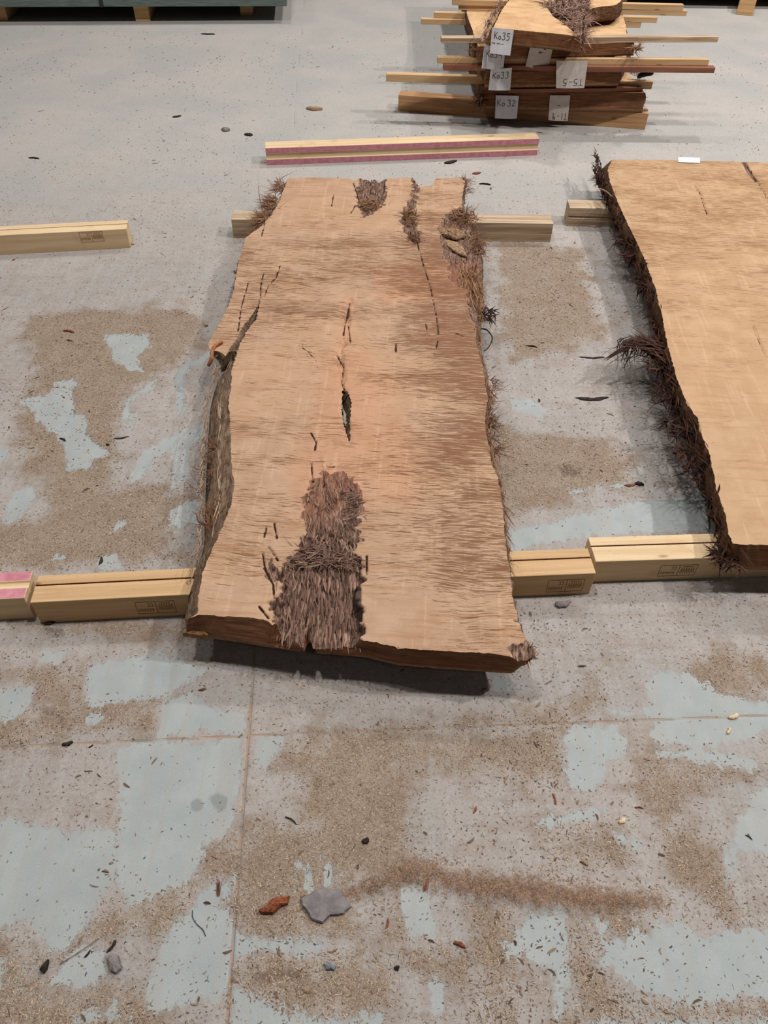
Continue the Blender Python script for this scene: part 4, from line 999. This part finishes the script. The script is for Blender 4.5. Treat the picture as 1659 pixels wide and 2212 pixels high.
paper([(1063,59),(1110,65),(1102,120),(1058,114)], .012, 'white paper label reading Ko35 on the topmost slab of the stack', word('Ko35', .14, .58, .195)+[[(.05,.42),(.2,.4)],[(.3,.42),(.45,.4)],[(.52,.41),(.6,.41)]], M_PAPER, root_y=(P2(1065, 60, .555), P2(1245, 78, .555)))
paper([(1046,97),(1092,103),(1087,152),(1040,147)], .02, 'white paper label reading Ko34 half hidden under the top label', word('Ko34', .14, .52, .2), M_PAPER, root_y=(P2(1030, 129, .387), P2(1364, 120, .387)))
paper([(1060,150),(1106,146),(1102,195),(1055,194)], .012, 'white paper label reading Ko33 on the second slab from the bottom', word('Ko33', .12, .55, .205), M_PAPER, root_y=(P2(1048, 190, .245), P2(1330, 186, .245)))
paper([(1071,206),(1121,207),(1116,256),(1069,255)], .012, 'white paper label reading Ko32 on the bottom slab of the stack', word('Ko', .07, .54, .21)+word('32', .52, .54, .2), M_PAPER, root_y=(P2(1036, 236, .0905), P2(1383, 244, .0905)))
paper([(1146,98),(1195,100),(1184,152),(1135,143)], .012, 'creased blank-looking label hanging right of the Ko34 label', [[(.2,.97),(.22,.93)],[(.3,.97),(.32,.92)],[(.38,.96),(.45,.97),(.47,.9)],[(.6,.97),(.66,.96),(.68,.9),(.62,.86),(.72,.85)],[(.42,.72),(.52,.74),(.56,.7),(.44,.69)],[(.6,.71),(.63,.71)]], M_PAPER2, root_y=(P2(1030, 129, .387), P2(1364, 120, .387)))
paper([(1202,131),(1270,131),(1262,190),(1201,190)], .03, 'large creased label with upside-down T5-5 hanging in the middle of the stack', word('T5-5', .92, .34, .18, True), M_PAPER2, root_y=(P2(1048, 190, .245), P2(1330, 186, .245)))
paper([(1188,206),(1232,206),(1226,261),(1184,259)], .012, 'narrow creased label with upside-down T1-9 on the bottom slab', word('T1-9', .93, .30, .19, True)+[[(.42,.6),(.52,.6)],[(.78,.58),(.82,.57)]], M_PAPER2, root_y=(P2(1036, 236, .0905), P2(1383, 244, .0905)))
# label sticking up at the far edge of the right slab
pq = [G(1465, 339, .174), G(1512, 341, .174), G(1512, 352, .1815), G(1465, 350, .1815)]
me = bpy.data.meshes.new('paper_label'); me.from_pydata([tuple(p) for p in pq]+[tuple(p-np.array([0, 0, .0008])) for p in pq], [], [(3, 2, 1, 0), (4, 5, 6, 7), (0, 1, 5, 4), (2, 3, 7, 6), (1, 2, 6, 5), (3, 0, 4, 7)]); me.materials.append(M_PAPER)
tag(link('paper_label', me), 'white paper scrap sticking out over the far edge of the right slab', 'paper label')

# ------------------------------------------------------------------ bundles on bearers at the far end
M_PANEL = plain('grey_green_sheet', lin(112, 122, 118), lin(88, 98, 94), 14, stretch=(.6, 8, 8), bump=.2)
M_STRAP = plain('dark_strap', lin(52, 56, 58), lin(40, 42, 44), 30)
M_BLOCK = timber_material('block_wood', lin(214, 176, 126), lin(190, 146, 98), 12.)
def box_mesh(name, sx, sy, sz, mat, bev=.003, org=(0, 0, 0)):
    import bmesh
    bm = bmesh.new(); bmesh.ops.create_cube(bm, size=1)
    for v in bm.verts: v.co = Vector(((v.co.x+.5)*sx+org[0], (v.co.y+.5)*sy+org[1], (v.co.z+.5)*sz+org[2]))
    bmesh.ops.bevel(bm, geom=list(bm.edges), offset=bev, segments=1, affect='EDGES')
    me = bpy.data.meshes.new(name); bm.to_mesh(me); bm.free(); me.materials.append(mat); return me
def bundle(p, yaw, L, D, z0, layers, lh, label, straps=(), mat=M_PANEL):
    o = empty('sheet_bundle', (p[0], p[1], z0), yaw)
    for k in range(layers):
        link('sheet', box_mesh('sheet', L-.01*(k % 2), D, lh*.94, mat, .003, (.005*(k % 2), .004*((k*7) % 3), k*lh)), o)
    for s in straps: link('strap', box_mesh('strap', .03, D+.02, layers*lh+.004, M_STRAP, .001, (s, -.006, -.001)), o)
    tag(o, label, 'sheet stack'); return o
def bearer(p, yaw, L, w, h, label, mat=M_BLOCK):
    o = empty('wooden_bearer', (p[0], p[1], 0), yaw)
    b = link('beam', box_mesh('beam', w, L, h, mat, .003, (-w/2, 0, 0)), o)
    tag(o, label, 'bearer'); return o
yw = .09
pL = G(620, 14, .115); p0 = pL-np.array([cos(yw), sin(yw), 0])*3.6
bundle(p0, yw, 3.6, 1.1, .117, 5, .05, 'grey-green stack of sheets raised on bearers at the far left', (1.15, 2.15))
for px, py, lb in [(2, 45, 'wooden bearer under the far left sheet stack, at the photo edge'), (309, 46, 'wooden bearer under the middle of the far left sheet stack'), (533, 34, 'wooden bearer under the right end of the far left sheet stack')]:
    q = G(px, py); bearer(q[:2], yw, .9, .115 if px < 500 else .1, .116, lb)
q = G(1345, 8); 
pb = G(1612, 33)
bundle((1.9, 7.75), .02, 3.4, 1.1, .118, 6, .05, 'dark sheet stack on bearers at the far right behind the slab stack', (1.0,), M_STRAP)
bearer((pb[0]-.02, pb[1]), -.35, .9, .13, .1175, 'wooden bearer poking out under the dark sheet stack at the top right')
bearer((4.6, 7.78), 0, .9, .12, .1175, 'wooden bearer under the right end of the dark sheet stack')

# ------------------------------------------------------------------ loose pieces lying on the floor
M_SLATE = plain('grey_flake', lin(140, 132, 130), lin(112, 106, 106), 40)
M_STONE = plain('grey_pebble', lin(132, 136, 140), lin(108, 110, 114), 60)
M_RED = plain('red_chip', lin(158, 92, 62), lin(104, 56, 38), 140, stretch=(1, 3, 1), bump=.8)
def top(o, label, cat, group=None):
    return tag(o, label, cat, group)
top(chunk('bark_plate', GG([(648,1944),(690,1920),(735,1922),(759,1960),(745,1975),(732,1980),(716,1981),(697,1997),(676,1990),(662,1970),(656,1960)]), .002, .008, M_SLATE, seed=2, dome=.15), 'large flat grey bark plate lying on sawdust near the bottom', 'bark piece')
top(chunk('bark_chip', GG([(558,1970),(575,1962),(590,1945),(606,1938),(626,1938),(622,1955),(605,1962),(590,1975),(568,1976)]), .001, .012, M_RED, seed=5, dome=.6), 'reddish brown bark chunk left of the large grey bark plate', 'bark piece')
top(chunk('pebble', GG([(699,2084),(712,2080),(727,2088),(722,2097),(704,2096)]), .001, .006, M_STONE, seed=7, dome=.7), 'small blue-grey stone lying below the large bark plate', 'stone')
top(chunk('bark_chip', GG([(232,2072),(240,2060),(258,2066),(263,2094),(252,2105),(240,2098)]), .001, .010, M_SLATE, seed=8, dome=.5), 'crumpled dark grey bark piece at the lower left', 'bark piece')
top(chunk('bark_chip', GG([(88,2098),(95,2086),(107,2074),(104,2094),(96,2104)]), .001, .010, M_DARK, seed=12, dome=.5), 'dark triangular bark chip at the far lower left', 'bark piece')
top(tube('wire', [G(416,1966,.002), G(416,1980,.002), G(424,1995,.002), G(438,2008,.002), G(444,2022,.002)], .0007, M_DARK, taper=1), 'thin dark curved wire on the pale floor left of the red bark chunk', 'wire')
top(tube('straw', [G(130,2082,.003), G(180,2050,.004), G(214,2026,.003)], .0011, M_TWIG, taper=.6), 'long pale straw lying at the lower left', 'straw')
st_ = strips('bark_sliver', [((G(470+rnd.uniform(-4, 4), 1935, .003)), G(473+rnd.uniform(-3, 3), 1895, .004)-G(470, 1935, .003), .036*rnd.uniform(.7, 1.1), .0016, .08, rnd.uniform(.2, .8)) for _ in range(9)], plain('red_sliver', lin(128, 74, 50), lin(90, 50, 36), 60))
top(st_, 'reddish splintered sliver standing out on the pale patch at the lower centre left', 'bark piece')
st2 = strips('bark_sliver', [((G(918+rnd.uniform(-3, 3), 1925, .004)), G(925+rnd.uniform(-5, 5), 1895, .006)-G(918, 1925, .004), .03*rnd.uniform(.7, 1.2), .0012, .2, rnd.uniform(.2, .8)) for _ in range(10)], M_BARKC)
top(st2, 'bundle of brown bark fibres lying on the sawdust ridge', 'bark piece')
# (px, py, length m, width m, angle deg in plan, material, label)
SPEC = [
 (1027,1750,.020,.0045,65,M_RED,'short red bark sliver left of the curved red one on the pale floor'),
 (1199,1726,.026,.0045,100,M_RED,'curved red bark sliver below the pale clean patch'),
 (1380,1744,.020,.0035,175,M_RED,'red bark sliver lying crosswise at the right'),
 (630,1770,.030,.0028,150,M_DARK,'dark thin twig left of the centre on the sawdust'),
 (147,1608,.026,.009,20,M_DARK,'dark forked bark scrap on the lateral floor joint at the left'),
 (790,1818,.018,.012,20,M_DARK,'dark bark lump above the large grey bark plate'),
 (1262,1864,.018,.008,150,M_TAN,'tan bark chip below the brown sawdust patch at the right'),
 (300,1700,.0,0,0,None,''),
 (197,1613,.012,.003,40,M_DARK,'small dark splinter on the pale floor at the left'),
 (1022,1889,.045,.0035,178,M_BARKC,'brown splinter lying along the sawdust ridge'),
 (1006,1902,.014,.006,10,M_TAN,'tan chip beside the sawdust ridge splinter'),
 (993,2040,.024,.009,160,M_BARKC,'brown splintered chip below the sawdust ridge'),
 (857,2092,.012,.009,20,M_DARK,'round dark crumb right of the blue-grey stone'),
 (190,2062,.018,.0035,60,M_DARK,'dark thin chip left of the crumpled bark piece'),
 (243,2046,.026,.006,60,M_DARK,'dark pointed bark chip above the crumpled bark piece'),
 (150,716,.05,.012,165,M_BARKC,'brown bark curl on the sawdust left of the centre slab'),
 (262,948,.05,.005,15,M_DARK,'brown twig on the sawdust left of the centre slab'),
 (137,950,.03,.008,150,M_DARK,'dark chip left of the long pale swept patch'),
 (233,962,.012,.009,0,M_DARK,'small dark lump under the brown twig'),
 (220,1212,.03,.008,95,M_DARK,'curved dark chip near the left near timber'),
 (108,1348,.03,.01,20,M_DARK,'dark chip in front of the left near timber'),
 (1148,748,.05,.008,170,M_DARK,'dark scrap right of the centre slab'),
 (1165,866,.02,.006,90,M_DARK,'tiny dark chip right of the centre slab edge'),
 (1215,1308,.045,.02,15,M_SLATE,'pale grey crumpled flake in front of the right near timber'),
 (1281,865,.12,.010,5,M_DARK,'flat dark strip of bark between the two big slabs'),
 (1380,1046,.03,.015,170,M_DARK,'dark lump between the two big slabs'),
 (1362,1050,.04,.008,10,M_BARKC,'brown chip beside the dark lump between the two big slabs'),
 (975,352,.08,.018,30,M_DARK,'dark bark scrap at the foot of the pink striped timber'),
 (1030,376,.05,.015,20,M_BARKC,'brown curled chip beyond the far right corner of the centre slab'),
 (1048,398,.06,.012,170,M_DARK,'dark chip beyond the centre slab, lower right of the curled chip'),
 (383,253,.06,.012,30,M_DARK,'dark chip on the pale far floor left of the pink timber'),
 (488,283,.05,.03,0,M_SLATE,'pale grey crumb on the far floor left of the pink timber'),
 (537,293,.05,.02,0,M_DARK,'dark crumb beyond the left end of the pink timber'),
 (680,238,.10,.03,0,M_TAN,'fibrous tan scrap on the far floor beyond the pink timber'),
 (75,342,.06,.012,170,M_DARK,'dark chip on the pale floor at the far left'),
 (450,75,.10,.012,0,M_DARK,'dark thin splinter on the far floor before the sheet stack'),
 (1290,490,.12,.010,8,M_TWIG,'pale splinter lying at the foot of the timber under the right slab'),
 (1280,775,.09,.004,0,M_DARK,'thin dark twig left of the long bark tuft'),
 (30,562,.02,.006,70,M_BARKC,'small brown chip near the left edge before the lone timber'),
 (1585,1550,.03,.012,20,M_PINE,'heap of pale fresh shavings on the lateral floor joint at the right'),
 (1575,1580,.02,.008,60,M_PINE,'smaller pale shavings under the fresh shavings heap'),
 (1344,1775,.02,.010,30,M_PINE,'pale fresh shavings right of the small pale patch'),
 (1618,1808,.016,.0025,140,M_DARK,'thin dark splinter near the right edge'),
 (843,2215,.0,0,0,None,''),
 (445,705,.016,.012,0,M_TAN,'round tan pebble of wood left of the split prong'),
 (955,1886,.01,.006,0,M_TAN,'tan crumb at the left end of the sawdust ridge'),
 (720,2056,.02,.004,20,M_TWIG,'pale wood splinter below the large bark plate'),
 (838,1995,.02,.005,80,M_RED,'small red splinter right of the large bark plate'),
]
for px, py, ln, w, ang, mat, lb in SPEC:
    if not mat: continue
    q = G(px, py); a = radians(ang); n = 9; out = []
    for i in range(2*n):
        t = i/(2*n)*2*pi; s = .5+.5*abs(sin(t))
        x = cos(t)*ln/2; y = sin(t)*w/2*(1 if abs(cos(t)) < .8 else .7)+.12*ln*(x/(ln/2))**2
        x *= 1+rnd.uniform(-.12, .12); y *= 1+rnd.uniform(-.3, .3)
        out.append((q[0]+x*cos(a)-y*sin(a), q[1]+x*sin(a)+y*cos(a)))
    nm = 'twig' if w < .004 else 'wood_shavings' if mat is M_PINE else 'bark_chip'
    top(chunk(nm, out, .0008, max(.0015, w*.35), mat, seed=int(px) % 50, dome=.8), lb, {'twig': 'twig', 'wood_shavings': 'shavings', 'bark_chip': 'bark piece'}[nm])

# scattered sawdust and chips: uncountable
def scatter(name, n, wfun, lrange, wr, tones, mat, label, cat, z=.0008, bounds=None, dark=None):
    it_x = []; it_y = []
    D = GG  # plan
    while len(it_x) < n:
        m = 20000
        t = rng.random(m); Yp = .22+6.6*t**1.7; Xp = rng.uniform(-1, 1, m)*(.62+.40*Yp)
        k = rng.random(m)*1.6 < wfun(Xp, Yp); it_x += list(Xp[k]); it_y += list(Yp[k])
    X = np.array(it_x[:n]); Y = np.array(it_y[:n]); a = rng.uniform(0, 2*pi, n)
    sc = 1+.22*Y
    L = rng.uniform(*lrange, n)*sc; W = rng.uniform(*wr, n)*sc; cur = rng.uniform(-.35, .35, n)*L
    dx, dy = np.cos(a), np.sin(a); V = []
    for j, (u_, wv_, hh) in enumerate([(-.5, .3, 0), (-.2, 1, 1), (.2, 1, 1), (.5, .3, 0)]):
        ox = u_*L; oy = cur*(.25-u_*u_)*2
        for sg in (-1, 1):
            yy = oy+sg*W*wv_/2
            V.append(np.stack([X+ox*dx-yy*dy, Y+ox*dy+yy*dx, z+hh*W*rng.uniform(.15, .7, n)+(.3*W if sg > 0 else 0)], 1))
    V = np.stack(V, 1); q = np.array([[0, 2, 3, 1], [2, 4, 5, 3], [4, 6, 7, 5]])
    Q = (q[None]+(np.arange(n)*8)[:, None, None]).reshape(-1, 4)
    me = np_mesh(name, V.reshape(-1, 3), Q, mat, {'tone': np.repeat(rng.uniform(*tones, n), 8)}, smooth=False)
    o = link(name, me); tag(o, label, cat, None, 'stuff')
DG = [GG(p) for p in DUST+RIDGE]; CG = [GG(p) for p in CLEAN]; RG = [GG(p) for p in RIDGE]
def wd(X, Y):
    d = sdf_union(X, Y, DG); c_ = sdf_union(X, Y, CG); r = sdf_union(X, Y, RG)
    w = .12+.75*sstep(-.03, .03, d)+2.2*sstep(-.035, .01, r); w *= 1-.85*sstep(-.01, .02, c_)
    return w*(.4+fbm(X*6, Y*6, 90))*sstep(5.5, 1.8, Y)
def wk(X, Y):
    d = sdf_union(X, Y, DG); c_ = sdf_union(X, Y, CG)
    return (.2+.4*sstep(-.03, .03, d)+.1*(c_ < 0))*(.2+1.4*sstep(.45, .75, fbm(X*2.5, Y*2.5, 95)))
M_SAW = fibre_material('sawdust_chips', lin(112, 90, 74), lin(158, 136, 114), lin(206, 186, 160))
M_CRUMB = fibre_material('bark_crumbs', lin(66, 52, 46), lin(108, 86, 70), lin(148, 120, 96))
scatter('sawdust', 46000, wd, (.002, .0075), (.0006, .0015), (0, 1), M_SAW, 'fine pale sawdust chips scattered over the floor', 'sawdust')
scatter('bark_shreds', 230, lambda X, Y: wk(X, Y)*sstep(5.5, 3.5, Y), (.007, .02), (.0015, .004), (0, 1), M_CRUMB, 'dark bark shreds strewn over the floor', 'bark shreds')
scatter('bark_crumbs', 8000, wk, (.0015, .007), (.0006, .002), (0, 1), M_CRUMB, 'small dark bark crumbs scattered over the floor', 'bark crumbs')
# chips resting on the near timbers
def on_timber(px0, px1, y0, y1, n):
    it = []
    for _ in range(n):
        p = G(rnd.uniform(px0, px1), rnd.uniform(y0, y1), .091); it.append(p)
    return it
